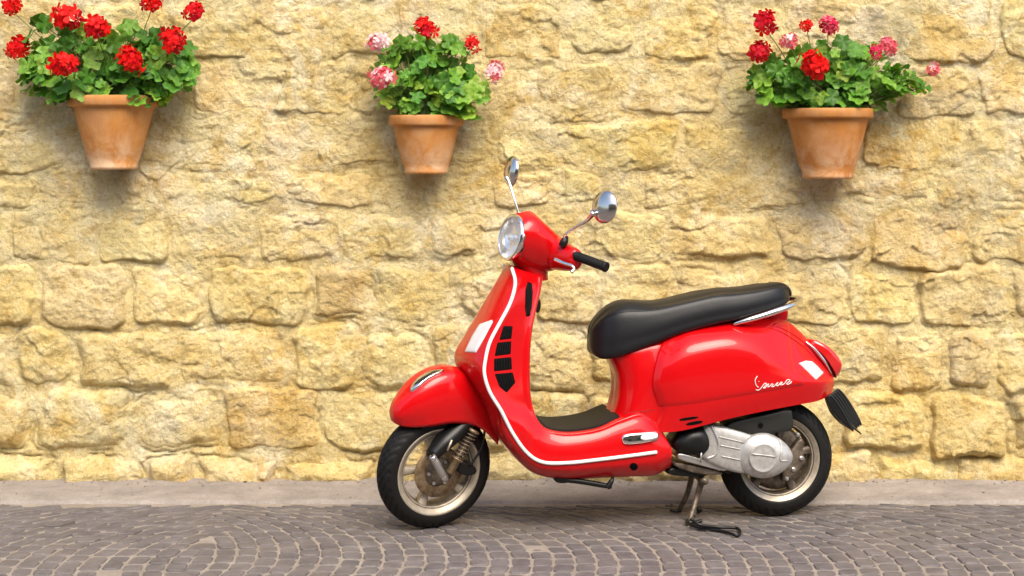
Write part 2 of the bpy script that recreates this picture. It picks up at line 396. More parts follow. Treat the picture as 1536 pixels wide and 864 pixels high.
def facets(X, Z, cell, seed, off, tilt, warp=0.35):
    """broken faces: each cell of a warped cellular pattern is a tilted plane with its own height"""
    wx = X + cell * warp * fbm(X, Z, 1.1 / cell, 3, seed + 1); wz = Z + cell * warp * fbm(X, Z, 1.1 / cell, 3, seed + 5)
    cx, cz = wx / cell, wz / cell * 1.35; ix, iz = np.floor(cx).astype(int), np.floor(cz).astype(int)
    g_ = np.random.default_rng(seed); T = g_.random((64, 64, 5)); best = np.full(X.shape, 9.0); h = np.zeros(X.shape)
    for dx in (-1, 0, 1):
        for dz in (-1, 0, 1):
            t = T[(ix + dx) & 63, (iz + dz) & 63]; ex = cx - (ix + dx + .15 + .7 * t[..., 0]); ez = cz - (iz + dz + .15 + .7 * t[..., 1])
            d = ex * ex + ez * ez; m_ = d < best; best = np.where(m_, d, best)
            h = np.where(m_, (t[..., 2] - .5) * 2 * off + (ex * (t[..., 3] - .5) + ez * (t[..., 4] - .72)) * 2 * tilt, h)
    return h
def common(X, Z):
    """relief shared by stones and mortar so that they run into one another"""
    a = fbm(X, Z, 1.6, 3, 60) * 0.016 + fbm(X * 0.8, Z * 1.2, 7, 4, 70, 0.5) * 0.010
    mk = np.clip(fbm(X, Z, 3.3, 3, 120) * 2.6 + 0.30, 0, 1)
    a = a + mk * (facets(X, Z, 0.17, 140, 0.0042, 0.0075) + facets(X, Z, 0.06, 150, 0.0018, 0.0034))
    cm = np.clip(fbm(X, Z, 2.6, 2, 180) * 3.5 - 0.1, 0, 1)
    a = a - 0.007 * cm * np.exp(-(fbm(X * 0.75, Z * 1.3, 3.4, 4, 190, 0.45) / 0.022) ** 2)
    return a + 0.0045 * fbm(X, Z, 26, 4, 80, 0.62)
def mortar_h(X, Z): return common(X, Z) * 0.9 + 0.012 * fbm(X, Z, 2.7, 3, 100) + 0.0025 * np.clip(Z / 0.6, 0, 1)
MR = 0.0075; nx, nz = int(7.2 / MR), int(3.0 / MR)
MX, MZ = np.meshgrid(np.linspace(-3.6, 3.6, nx), np.linspace(-0.03, 2.97, nz)); MD = np.full(MX.shape, 0.5)
core = np.array([(x, y, z) for x in (-3.62, 3.62) for y in (0.03, 0.5) for z in (-0.03, 2.99)])
mesh_obj('wall_core', core, [(0, 1, 3, 2), (4, 6, 7, 5), (0, 4, 5, 1), (2, 3, 7, 6), (1, 5, 7, 3), (0, 2, 6, 4)], M_MORTAR, wall, smooth=False)
for r in range(len(rows_px) - 1):
    z0, z1 = (722 - rows_px[r]) / PXM, (722 - rows_px[r + 1]) / PXM
    if r < len(joints): xs = [(p - CX) / PXM for p in joints[r]]; keys = list(joints[r])
    else: xs = [-2.3 + random.uniform(0, .2)]; keys = [None]
    while xs[-1] < XR: xs.append(xs[-1] + random.uniform(0.28, 0.52)); keys.append(None)
    while xs[0] > XL: xs.insert(0, xs[0] - random.uniform(0.28, 0.52)); keys.insert(0, None)
    for a, (x0, x1) in enumerate(zip(xs[:-1], xs[1:])):
        seed = r * 131 + a * 17
        zz0, zz1 = z0 + random.uniform(-.02, .02), z1 + random.uniform(-.02, .02)
        if r == 0: zz0 = -0.05
        inview = x1 > -2.45 and x0 < 2.45 and z0 < 2.2; res = 0.0065 if inview else 0.012
        mg = 0.055
        X, Z = np.meshgrid(np.arange(x0 - mg, x1 + mg, res), np.arange(zz0 - mg, zz1 + mg, res))
        hw, hh = (x1 - x0) / 2 - 0.008, (zz1 - zz0) / 2 - 0.006; rad = min(hw, hh) * random.uniform(0.25, 0.55)
        def sdf(X, Z):
            wx = X + 0.045 * fbm(X, Z, 3.2, 3, 210) + 0.012 * fbm(X, Z, 8, 3, 200 + seed) + 0.010 * perlin(X * 19, Z * 19, 300 + seed)
            wz = Z + 0.040 * fbm(X, Z, 3.0, 3, 410) + 0.014 * fbm(X, Z, 8, 3, 400 + seed) + 0.010 * perlin(X * 19, Z * 19, 500 + seed)
            qx = np.abs(wx - (x0 + x1) / 2) - hw + rad; qz = np.abs(wz - (zz0 + zz1) / 2) - hh + rad
            return np.hypot(np.maximum(qx, 0), np.maximum(qz, 0)) + np.minimum(np.maximum(qx, qz), 0) - rad
        d = sdf(X, Z)
        ja, jb = np.searchsorted(MX[0], (x0 - mg, x1 + mg)); ka, kb = np.searchsorted(MZ[:, 0], (zz0 - mg, zz1 + mg))
        if jb > ja and kb > ka: MD[ka:kb, ja:jb] = np.minimum(MD[ka:kb, ja:jb], np.abs(sdf(MX[ka:kb, ja:jb], MZ[ka:kb, ja:jb]) - 0.003))
        low = max(0.0, 1 - z0 / 1.25)
        prot = random.uniform(0.001, 0.012) + low * random.uniform(0.006, 0.034)
        edge = 0.016 + 0.05 * random.random() * (0.4 + low)
        t = np.clip(-d / edge, 0, 1); t = 1 - (1 - t) ** 2.0
        belly = np.clip(-d / (min(hw, hh)), 0, 1)
        tl = random.uniform(-.045, .045); tz = random.uniform(-.10, .05)
        h = -0.022 + t * (0.022 + prot) + belly * low * 0.016 + t * ((X - (x0 + x1) / 2) * tl + (Z - (zz0 + zz1) / 2) * tz)
        mk = np.clip(fbm(X, Z, 4.0, 2, 800 + seed) * 2 + 0.5, 0, 1)
        h = h + common(X, Z) + t * (0.011 * fbm(X, Z, 5.5, 4, 600 + seed, 0.5) + mk * facets(X, Z, random.uniform(.09, .17), 700 + seed, 0.0025, 0.0055))
        keep = d < 0.02; n_, m_ = X.shape; idx = np.arange(X.size).reshape(X.shape)
        kq = keep[:-1, :-1] & keep[:-1, 1:] & keep[1:, 1:] & keep[1:, :-1]
        Q = np.stack([idx[:-1, :-1], idx[:-1, 1:], idx[1:, 1:], idx[1:, :-1]], -1)[kq]
        if len(Q) < 4: continue
        used = np.unique(Q); remap = np.full(X.size, -1); remap[used] = np.arange(len(used))
        V = np.stack([X, -h, Z], -1).reshape(-1, 3)[used]
        o = fast_obj('stone', V, remap[Q], M_STONE, wall)
        v = random.uniform(0.90, 1.08)
        o.color = (*tints.get((r, keys[a]), (v, v * random.uniform(0.95, 1.0), v * random.uniform(0.84, 1.02))), 1)

mk = np.clip(fbm(MX, MZ, 4.5, 3, 170) * 3.0 + 0.15, 0, 1) * np.clip(1.1 - 0.22 * MZ, 0.45, 1)
MH = mortar_h(MX, MZ) - (0.009 + 0.010 * np.clip(1 - MZ / 1.3, 0, 1)) * mk * np.exp(-(MD / 0.0065) ** 2)
i = np.arange(nx * nz).reshape(nz, nx)
fast_obj('mortar', np.stack([MX, -MH, MZ], -1).reshape(-1, 3), np.stack([i[:-1, :-1], i[:-1, 1:], i[1:, 1:], i[1:, :-1]], -1).reshape(-1, 4), M_MORTAR, wall)

grit = []
for q in range(420):
    x = rng.uniform(-3.4, 3.4); y = WALL_Y - 0.035 - abs(rng.normal(0, .05)) if q < 300 else rng.uniform(STRIP_Y - .1, WALL_Y - .05); r_ = rng.uniform(.002, .006) * (1.5 if rng.random() < .1 else 1)
    z = float(strip_h(np.array([[x]]), np.array([[y]]))[0, 0]) if y > STRIP_Y else 0.0
    v = rng.normal(0, 1, (6, 3)) * .25 + np.array([(1, 0, 0), (-1, 0, 0), (0, 1, 0), (0, -1, 0), (0, 0, .7), (0, 0, -.7)])
    grit.append((v * r_ + np.array([x, y, z + r_ * .4]), [(0, 2, 4), (2, 1, 4), (1, 3, 4), (3, 0, 4), (2, 0, 5), (1, 2, 5), (3, 1, 5), (0, 3, 5)]))
gr_ = mesh_obj('grit', *join(*grit), M_JOINT, strip, smooth=False); gr_['kind'] = 'stuff'

# ------------------------------------------------------------------ unseen house front across the street, added for paint and chrome to reflect
M_PLASTER = m_ground('ochre_plaster', (0.30, 0.21, 0.12), (0.36, 0.26, 0.15), (0.42, 0.32, 0.20), 0.3)
M_SHUT = mat('green_shutter', (0.03, 0.05, 0.035), 0.5); M_PANE = mat('window_pane', (0.02, 0.022, 0.025), 0.08)
house = thing('reflected_house_front', 'unseen ochre plastered house front with dark green shutters across the street, added for reflections', 'building', (0, -13, 0))
def hbox(name, x0, x1, y0, y1, z0, z1, m, parent):
    V = [(x, y, z) for x in (x0, x1) for y in (y0, y1) for z in (z0, z1)]
    return mesh_obj(name, V, [(0, 1, 3, 2), (4, 6, 7, 5), (0, 4, 5, 1), (2, 3, 7, 6), (1, 5, 7, 3), (0, 2, 6, 4)], m, parent, smooth=False, recalc=True)
hbox('facade', -14, 14, -3, 0, -.03, 6.8, M_PLASTER, house); hbox('cornice', -14.2, 14.2, -.05, .25, 6.8, 7.05, M_STRIP, house)
for x in np.arange(-12, 12.1, 3.0):
    for z, h_ in ((1.0, 1.5), (4.1, 1.6)):
        wn = hbox('window', x - .5, x + .5, -.04, .02, z, z + h_, M_PANE, house); hbox('sill', x - .6, x + .6, -.02, .12, z - .1, z, M_STRIP, wn)
        for q in (-1, 1): hbox('shutter', x + q * .77 - .25, x + q * .77 + .25, .003, .05, z, z + h_, M_SHUT, wn)

# ------------------------------------------------------------------ the scooter: frames and tracing helpers
TH = R(9.8)
class Frame:
    def __init__(s, O, ex, el, ez): s.O, s.ex, s.el, s.ez = (np.asarray(v, float) for v in (O, ex, el, ez))
    def P(s, px, py, lat=0.0):                                   # photo pixel on the plane 'lat' metres to the rider's left
        d = ray(px, py); return CAM + d * (((s.O + s.el * lat - CAM) @ s.el) / (d @ s.el))
    def D(s, px, py, lat, new, da=0.0, db=0.0):                  # the same spot moved to another lateral distance
        return s.P(px, py, lat) + (new - lat) * s.el + da * s.ex + db * s.ez
    def mir(s, V): V = np.asarray(V); return V - 2 * ((V - s.O) @ s.el)[..., None] * s.el
    def at(s, a, l, b): return s.O + a * s.ex + l * s.el + b * s.ez
ORG = np.array([0.385, 0.0135, 0.0])
BF = Frame(ORG, (math.cos(TH), math.sin(TH), 0), (math.sin(TH), -math.cos(TH), 0), (0, 0, 1))
def rot(v, a, t): return v * math.cos(t) + np.cross(a, v) * math.sin(t) + a * (a @ v) * (1 - math.cos(t))
SA = BF.P(800, 400); AX = unit(SA - BF.P(650, 695)); ST = R(19)
SF = Frame(SA, rot(BF.ex, AX, ST), rot(BF.el, AX, ST), rot(BF.ez, AX, ST))
scoot = thing('scooter', 'glossy red motor scooter with black seat parked on its stand before the wall', 'scooter', tuple(ORG))
STORE = {}
def part(name, V, Fc, m, parent=scoot, smooth=True, key=None, **kw):
    o = mesh_obj(name, V, Fc, m, parent, ORG, smooth, recalc=True, **kw)
    if key: STORE[key] = (np.asarray(V), Fc)
    return o
def solid(o, t, off=-1):
    md = o.modifiers.new('thickness', 'SOLIDIFY'); md.thickness = t; md.offset = off; return o
def half_grid(stations, nu=6, nv=5):
    C = np.array(stations, float)                                # S,K,3
    G = cr(C, nu); return np.stack([cr(r_, nv) for r_ in G])
def loft(stations, fr, nu=6, nv=5, cap=(False, False), closed=False):
    """near half from stations (bottom to top), mirrored; returns verts, faces of the whole skin"""
    G = half_grid(stations, nu, nv); M = fr.mir(G)
    full = np.concatenate([G, M[:, ::-1][:, (1 if np.allclose(G[:, -1], M[:, -1], atol=1e-5) else 0):]], 1)
    if closed: full = full[:, :-1]
    U, V_ = full.shape[:2]; Fc = grid_faces(U, V_, closed)
    if cap[0]: Fc.append(tuple(range(V_))[::-1])
    if cap[1]: Fc.append(tuple((U - 1) * V_ + k for k in range(V_)))
    return full.reshape(-1, 3), Fc
def caster(*keys):
    V, Fc = join(*[STORE[k] for k in keys]); t = BVHTree.FromPolygons([Vector(v) for v in V], [f for f in Fc])
    def hit(px, py):
        d = ray(px, py); h = t.ray_cast(Vector(CAM), Vector(unit(d)))
        if h[0] is None: return None
        n = np.array(h[1]); n = n if n @ d < 0 else -n
        return np.array(h[0]), n
    return hit
def patch(poly, hit, e, h, rounds=2, rings=(1.0, 0.93, 0.7, 0.4, 0.0), step=2.0, flat=False):
    """plate that follows the skin below: e = height at the rim, h = height inside"""
    B = densify(chaikin(poly, rounds), step); c = B.mean(0); V = []; n = len(B)
    first = None; base = []
    h0 = hit(*c); base = h0
    for k, s in enumerate(rings):
        for p in (B if s > 0 else [B[0]]):
            q = c + (p - c) * s; r_ = hit(*q)
            if r_ is None:                                       # just off the skin: continue the plane at the centre
                d = ray(*q); t = ((h0[0] - CAM) @ h0[1]) / (d @ h0[1]); r_ = (CAM + d * t, h0[1])
            hh = e if k == 0 else (h if k > 1 else e + (h - e) * 0.8)
            V.append(r_[0] + (h0[1] if flat else r_[1]) * hh)
    low = [V[j] - h0[1] * (abs(e) + 0.004) for j in range(n)]
    Fc = grid_faces(len(rings) - 1, n, True); L = len(rings) - 1
    Fc += [((L - 1) * n + (j + 1) % n, (L - 1) * n + j, L * n) for j in range(n)]
    o = len(V); Fc += [(o + j, j, (j + 1) % n, o + (j + 1) % n) for j in range(n)]
    return np.array(V + low), Fc
def slab(poly, fr, l_out, l_in, bev=0.01, dome=0.0, rounds=2, step=3.0):
    """closed solid: outline in photo pixels on plane l_out, extruded inwards, with a rounded rim and a domed face"""
    B = np.array([fr.P(x, y, l_out) for x, y in densify(chaikin(poly, rounds), step)]); c = B.mean(0); V = []; n = len(B)
    dist = np.linalg.norm(B - c, axis=1).mean()
    spec = [(1, l_in - l_out), (1, -bev), (1 - 0.3 * bev / dist, -0.3 * bev), (1 - bev / dist, 0), (0.6, dome * 0.7), (0.25, dome * 0.96)]
    for s, h in spec: V += [c + (b - c) * s + fr.el * h for b in B]
    V.append(c + fr.el * dome); Fc = grid_faces(len(spec), n, True); L = len(spec)
    Fc += [((L - 1) * n + j, (L - 1) * n + (j + 1) % n, L * n) for j in range(n)] + [tuple(range(n))[::-1]]
    return np.array(V), Fc

# ---- leg shield running down into the floor: outer line, trim edge, inner line
sh = []   # (outer px, trim px, inner px, half width, inner half width)
S_TAB = [((762, 395), (768, 402), (814, 414), .085, .05), ((746, 420), (773, 424), (811, 436), .13, .075), ((728, 450), (766, 453), (805, 462), .165, .10),
         ((711, 480), (750, 484), (799, 492), .19, .125), ((695, 507), (735, 513), (796, 518), .205, .135), ((682, 530), (728, 541), (795, 546), .215, .14),
         ((685, 550), (727, 562), (795, 570), .22, .145), ((701, 575), (735, 588), (796, 592), .22, .15), ((722, 612), (752, 616), (800, 612), .22, .15),
         ((748, 655), (769, 649), (807, 630), .215, .155), ((778, 692), (790, 678), (821, 643), .21, .16), ((806, 712), (814, 693), (845, 648), .21, .165),
         ((850, 719), (852, 694), (870, 647), .21, .168), ((900, 717), (900, 689), (900, 641), .21, .168), ((945, 715), (948, 683), (930, 627), .205, .16),
         ((982, 713), (985, 678), (962, 619), .195, .15), ((1006, 700), (1008, 675), (990, 640), .17, .14)]
st_sh, edge = [], []
for k, (O, T, I, L, Li) in enumerate(S_TAB):
    O, T, I = map(np.array, (O, T, I))
    low = k >= 9
    if not low:
        P0 = BF.P(*O, 0.0); pts = [P0, BF.P(*(O + (T - O) * .33), .5 * L), BF.P(*(O + (T - O) * .72), .86 * L), BF.P(*T, L)]
        n1 = BF.P(*(T + (I - T) * .35), L * .90); n2 = BF.P(*(T + (I - T) * .8), Li * 1.12)
    else:
        Q = BF.P(*O, .6 * L); P0 = Q - .6 * L * BF.el
        pts = [P0, Q, BF.P(*(O + (T - O) * .45), .94 * L), BF.P(*T, L)]
        n1 = BF.P(*(T + (I - T) * .45), L * .985); n2 = BF.P(*(T + (I - T) * .85), (L + Li) / 2)
    pI = BF.P(*I, Li); pC = pI - Li * BF.el + (0.012 * BF.ex if not low else -0.004 * BF.ez)
    st_sh.append(pts + [n1, n2, pI, pC]); edge.append(pts[3])
V, Fc = loft(st_sh, BF, 6, 5, cap=(True, True), closed=True)
shield = part('leg_shield', V, Fc, M_RED, key='shield')
edge = np.array(edge); hs = caster('shield')
out = []
for k, e in enumerate(edge[:-1]):
    out.append(e + BF.el * 0.004 + (-BF.ex * 0.001))
V, Fc = tube(out, 0.0070, 10, 6); part('trim_strip', V, Fc, M_WHITE, shield); part('trim_strip', BF.mir(V), [f[::-1] for f in Fc], M_WHITE, shield)

# ---- rear body: pillar, cowl, tail
def bs(b, s, m, q, t, up=0.012):
    pts = [BF.P(*v) for v in (b, s, m, q, t)]; L = t[2]
    return pts + [pts[-1] - L * .5 * BF.el + up * .7 * BF.ez, pts[-1] - L * BF.el + up * BF.ez]
st_b = [bs((911, 622, .001), (918, 603, .001), (921, 580, .001), (919, 559, .001), (909, 536, .001)),
        bs((914, 626, .045), (922, 605, .050), (925, 580, .050), (923, 557, .050), (913, 535, .045)),
        bs((923, 632, .085), (930, 607, .090), (934, 580, .090), (932, 555, .088), (923, 532, .080)),
        bs((945, 640, .13), (952, 611, .135), (954, 580, .13), (954, 550, .125), (951, 524, .11)),
        bs((972, 650, .140), (985, 612, .150), (977, 576, .148), (984, 536, .136), (994, 508, .108)),
        bs((992, 649, .165), (1003, 611, .178), (995, 574, .178), (1001, 538, .166), (1012, 501, .112)),
        bs((1028, 645, .183), (1036, 608, .200), (1028, 563, .204), (1034, 523, .186), (1044, 492, .115)),
        bs((1090, 629, .188), (1098, 598, .208), (1092, 552, .213), (1095, 512, .192), (1106, 483, .102)),
        bs((1145, 617, .182), (1155, 588, .200), (1151, 557, .205), (1147, 524, .186), (1157, 481, .080)),
        bs((1192, 608, .158), (1203, 578, .174), (1199, 566, .174), (1187, 547, .160), (1182, 487, .052)),
        bs((1228, 601, .110), (1236, 576, .118), (1232, 568, .115), (1221, 553, .102), (1201, 501, .034)),
        bs((1248, 590, .050), (1251, 571, .052), (1244, 556, .045), (1228, 529, .034), (1208, 505, .018), 0.004)]
V, Fc = loft(st_b, BF, 7, 6, cap=(False, True))
body = part('rear_body', V, Fc, M_RED, key='body')
# side panels: proud skin above the seam line from the pillar seam to the tail
G = half_grid(st_b, 8, 8); G = G[4 * 8: 9 * 8 + 2, 8:4 * 8 + 2]
N = np.cross(np.gradient(G, axis=0), np.gradient(G, axis=1)); N /= np.linalg.norm(N, axis=-1, keepdims=True)
if (N[5, 5] @ BF.el) < 0: N = -N
U_, V_ = G.shape[:2]; off = np.full((U_, V_), 0.0045); off[0] = off[-1] = -0.002; off[:, 0] = -0.002; off[:, -1] = 0.0
off[1] = np.maximum(off[1] - .0008, -.002); off[:, 1] -= .0006
SP = G + N * off[..., None]
Vp, Fp = SP.reshape(-1, 3), grid_faces(U_, V_)
side = part('side_panel', Vp, Fp, M_RED, key='panel'); part('side_panel', BF.mir(Vp), [f[::-1] for f in Fp], M_RED)
hb = caster('body', 'panel', 'shield')
for pl in ([(1148, 489), (1176, 500), (1206, 521), (1230, 545), (1244, 563)], [(1160, 487), (1186, 499), (1212, 519), (1234, 543), (1247, 560)]):
    H = [hb(*p) for p in cr(np.array(pl, float), 5)]; V, Fc = tube([h[0] for h in H if h], .0032, 8, 1, spline=False); part('tail_ridge', V, Fc, M_RED, body)
# tail lamp and its chrome strip
def tl(px, py, hw, back, hgt):
    c = BF.P(px, py); u = unit(BF.P(1262, 552) - BF.P(1214, 510)); n = unit(np.cross(u, BF.el)); n = n if n @ BF.ex > 0 else -n
    return [c + hw * BF.el - n * .012, c + hw * BF.el + n * back * .55, c + hw * .72 * BF.el + n * back * .92, c + n * back]
st = [tl(1210, 509, .020, .004, 0), tl(1216, 513, .040, .016, 0), tl(1228, 524, .055, .030, 0), tl(1240, 539, .058, .040, 0), tl(1249, 554, .052, .040, 0), tl(1252, 562, .035, .028, 0)]
V, Fc = loft(st, BF, 5, 4, cap=(True, True)); lamp = part('tail_lamp', V, Fc, M_LENSR)
V, Fc = tube([BF.P(1208, 512, .052), BF.P(1222, 524, .062), BF.P(1236, 541, .064), BF.P(1247, 560, .056)], [.003, .006, .006, .003], 8, 6)
part('lamp_bezel', V, Fc, M_CHROME, lamp)
# under the tail
V, Fc = slab([(1040, 650), (1050, 600), (1130, 582), (1180, 578), (1205, 580), (1205, 592), (1180, 602), (1120, 618), (1060, 640)], BF, .10, -.10, .02); part('inner_guard', V, Fc, M_BLACK)

# ---- seat
SEAT = [(883, 509, 883, 501, .004), (884.5, 519, 885.5, 491, .026), (889, 529, 892, 478, .052), (897, 535, 902, 466, .078), (909, 538, 915, 456, .102), (932, 534, 936, 449.5, .124), (980, 517, 980, 450.5, .138), (1023, 500, 1025, 442.5, .146),
        (1070, 487, 1070, 433, .150), (1105, 480, 1102, 431, .149), (1135, 472, 1133, 428, .143), (1163, 463, 1162, 423.5, .128), (1177, 457, 1175, 425, .108), (1183, 452, 1182, 433, .075), (1184.5, 447, 1184, 441, .04)]
st, pip = [], []
for (bx, by, tx, ty, w_) in SEAT:
    H = by - ty; mx = (bx + tx) / 2
    b = BF.P(bx, by, w_ * .90); C = BF.P(tx, ty, 0)
    st.append([b - w_ * .9 * BF.el, b, BF.P(bx * .65 + tx * .35, by - H * .26, w_), BF.P(bx * .35 + tx * .65, by - H * .55, w_ * .97), BF.P(bx * .15 + tx * .85, by - H * .78, w_ * .86),
               C + w_ * .58 * BF.el - .010 * BF.ez, C + w_ * .3 * BF.el - .002 * BF.ez, C])
    pip.append(BF.P(bx * .15 + tx * .85, by - H * .78, w_ * .86))
V, Fc = loft(st, BF, 7, 6, cap=(True, True), closed=True); seat = part('seat', V, Fc, M_SEAT, key='seat')
V, Fc = tube([p for p in pip[3:-2]], .0018, 6, 5); part('piping', V, Fc, M_SEAT, seat)
# grab rail and its bracket
rp = [BF.P(1100, 486, .135), BF.P(1122, 480, .152), BF.P(1152, 471, .150), BF.P(1180, 461, .130), BF.P(1195, 454, .080)]
rp = rp + [BF.P(1200, 448, 0)] + [BF.mir(p) for p in rp[::-1]]
V, Fc = tube(rp, [.007, .011, .013, .013, .011, .013, .013, .011, .007], 10, 6, flat=1.0); part('grab_rail', V, Fc, M_CHROME)
V, Fc = slab([(1150, 484), (1152, 470), (1180, 460), (1184, 468), (1180, 486)], BF, .035, -.035, .008); part('rail_bracket', V, Fc, M_RED)

# ---- front fender (turned with the steering)
FEN = [((587, 631, .001), (586.5, 627, .001), (586.5, 622, .001), (587, 616, 0)), ((596, 637, .028), (593, 626, .030), (592, 615, .022), (590.5, 606, 0)),
       ((613, 641, .055), (607, 622, .058), (605, 604, .042), (599, 594, 0)), ((644, 640, .083), (635, 609, .085), (629, 583, .058), (618, 574, 0)),
       ((679, 635, .093), (667, 597, .093), (660, 566, .064), (645, 556, 0)), ((707, 637, .093), (700, 597, .093), (692, 562, .064), (675, 549, 0)),
       ((728, 648, .090), (730, 612, .090), (722, 578, .062), (704, 556, 0)), ((747, 668, .082), (752, 630, .082), (747, 595, .055), (730, 574, 0))]
st = [[SF.P(*v) for v in s_] for s_ in FEN]
V, Fc = loft(st, SF, 7, 7); fender = solid(part('front_fender', V, Fc, M_RED, key='fender'), .003)
hf = caster('fender')
V, Fc = patch([(614, 588), (622, 572), (644, 558), (664, 555), (668, 557), (655, 563), (640, 571), (622, 587)], hf, .002, .010, 1); cst = part('fender_crest', V, Fc, M_CHROME, fender)
V, Fc = patch([(621, 581), (630, 572), (646, 563), (656, 559), (648, 565), (634, 575)], hf, .0105, .012, 1); part('crest_inlay', V, Fc, M_DKGREY, cst)

# ---- headset, lamp, bars
def hst(top, sd_, bot):
    w_ = sd_[2]; T_ = SF.P(*top, 0); B_ = SF.P(*bot, 0); S_ = SF.P(*sd_)
    mid = lambda A, s, l: (A * s + (S_ - w_ * SF.el) * (1 - s)) + l * SF.el
    return [B_, mid(B_, .78, .64 * w_), mid(B_, .35, .93 * w_), S_, mid(T_, .38, .93 * w_), mid(T_, .80, .62 * w_), T_]
st = [hst((777, 323), (784, 352, .083), (764, 387)), hst((786, 317.5), (793, 356, .091), (772, 395)), hst((798, 317.5), (806, 360, .098), (788, 404)), hst((812, 329), (820, 367, .102), (804, 410)),
      hst((828, 344), (835, 376, .098), (820, 408)), hst((842, 356), (847, 382, .080), (836, 402)), hst((851, 364), (854, 384, .045), (848, 396))]
hv, hfc = loft(st, SF, 6, 5, cap=(False, True), closed=True)
def wing_st(px, py, lat, hh, hd):
    c = SF.P(px, py, lat); return [c + hh * math.sin(a) * SF.ez + hd * math.cos(a) * SF.ex for a in np.linspace(0, 2 * math.pi, 20, endpoint=False)]
W = cr(np.array([wing_st(822, 374, .02, .070, .060), wing_st(838, 382, .09, .062, .052), wing_st(852, 387, .15, .052, .040), wing_st(862, 389, .19, .044, .032), wing_st(866, 390, .205, .034, .024)]), 5)
wf = grid_faces(len(W), 20, True) + [tuple((len(W) - 1) * 20 + k for k in range(20))]
W = W.reshape(-1, 3)
ncol = cr(np.array([[BF.P(px, py) + r_ * (math.cos(a) * BF.el + 1.15 * math.sin(a) * BF.ex) for a in np.linspace(0, 2 * math.pi, 24, endpoint=False)]
                    for px, py, r_ in ((797, 380, .074), (797, 395, .062), (799, 408, .053), (801, 420, .049))]), 4)
nf = grid_faces(len(ncol), 24, True)
headset = part('handlebar_cover', *join((hv, hfc), (W, wf), (SF.mir(W), [f[::-1] for f in wf]), (ncol.reshape(-1, 3), nf)), M_RED, key='headset')
V, Fc = tube([BF.P(779, 402, .045), BF.P(795, 410, .057), BF.P(812, 419, .042)], .002, 6, 6); part('cover_gap', V, Fc, M_VENT, headset)
# headlamp
LN = unit(-SF.ex * math.cos(R(13)) + SF.ez * math.sin(R(13))); LC = SF.P(766.5, 356, 0)
V, Fc = lathe(LC, LN, [(.080, -.030), (.090, -.012), (.0925, 0), (.090, .008), (.084, .010), (.080, .006), (.079, -.006)], 56); hl = part('headlamp', V, Fc, M_CHROME)
V, Fc = lathe(LC, LN, [(.080, .003), (.066, -.010), (.045, -.026), (.025, -.034), (.012, -.036), (.012, -.012), (.004, -.008), (.0, -.008)], 40); part('reflector', V, Fc, M_REFL, hl, smooth=False)
V, Fc = lathe(LC, LN, [(.083, .004), (.070, .013), (.045, .022), (.02, .026), (.0005, .027)], 48); V2, F2 = lathe(LC, LN, [(.0005, .024), (.02, .023), (.045, .019), (.070, .010), (.081, .003)], 48)
part('lens', *join((V, Fc), (V2, F2)), M_GLASS, hl)
for s in (1, -1):
    fx = (lambda p: p) if s == 1 else (lambda p: SF.mir(p))
    ga, gb = SF.P(862, 383, .19), SF.P(910, 401, .335); dr = unit(gb - ga); Lg = np.linalg.norm(gb - ga)
    prof = [(.013, -.05), (.014, 0), (.0215, .002), (.0215, .010), (.0185, .014)]
    for q in range(9): z = .02 + q * (Lg - .035) / 9; prof += [(.0186, z), (.0186, z + .007), (.0178, z + .0085), (.0178, z + .010)]
    prof += [(.0188, Lg - .012), (.0200, Lg - .008), (.0195, Lg - .001), (.015, Lg), (.0005, Lg)]
    V, Fc = lathe(ga, dr, prof, 24); gr = part('grip', fx(V), Fc if s == 1 else [f[::-1] for f in Fc], M_RUB)
    lv = [SF.P(838, 388, .15), SF.P(852, 394, .20), SF.P(864, 398, .24), SF.P(868, 403, .255), SF.P(864, 408, .26)]
    lv = [p - SF.ex * .02 for p in lv]
    V, Fc = tube(lv, [.008, .008, .0065, .006, .007], 8, 6); part('brake_lever', fx(V), Fc, M_CHROME, headset)
# mirrors
def mirror(disc, lat, nrm, rad, stem, base):
    c = SF.P(*disc, lat); n = unit(nrm)
    V, Fc = lathe(c, n, [(.0005, .020), (rad * .35, .0185), (rad * .65, .013), (rad * .88, .006), (rad, -.002), (rad * 1.03, -.006), (rad * 1.02, -.010), (rad * .96, -.012)], 40)
    mo = part('mirror', V, Fc, M_MCAP)
    V, Fc = lathe(c, -n, [(rad * .97, .011), (rad * .5, .0112), (.0005, .0115)], 40); part('mirror_glass', V, Fc, M_MIRROR, mo)
    pts = [SF.P(px, py, l) for px, py, l in stem]; pts[-1] = c + n * .014 + (pts[-1] - c) * .75
    V, Fc = tube(pts, [.0055, .0055, .0055, .0075, .013], 10, 8); part('stem', V, Fc, M_CHROME, mo)
    b = SF.P(*base); V, Fc = lathe(b, AX, [(.0005, -.02), (.014, -.019), (.016, -.004), (.015, .010), (.010, .016), (.0065, .026), (.0005, .027)], 16); part('stem_base', V, Fc, M_BLACK, mo)
mirror((905, 310), .30, (-.73, -.67, .12), .062, [(846, 360, .15), (848, 352, .16), (860, 343, .19), (880, 331, .25), (891, 322, .28)], (846, 363, .15))
mirror((765.5, 257), -.25, (-.92, -.38, .10), .062, [(784, 345, -.13), (779, 325, -.15), (772, 300, -.18), (765, 277, -.22), (764, 270, -.24)], (785, 350, -.13))

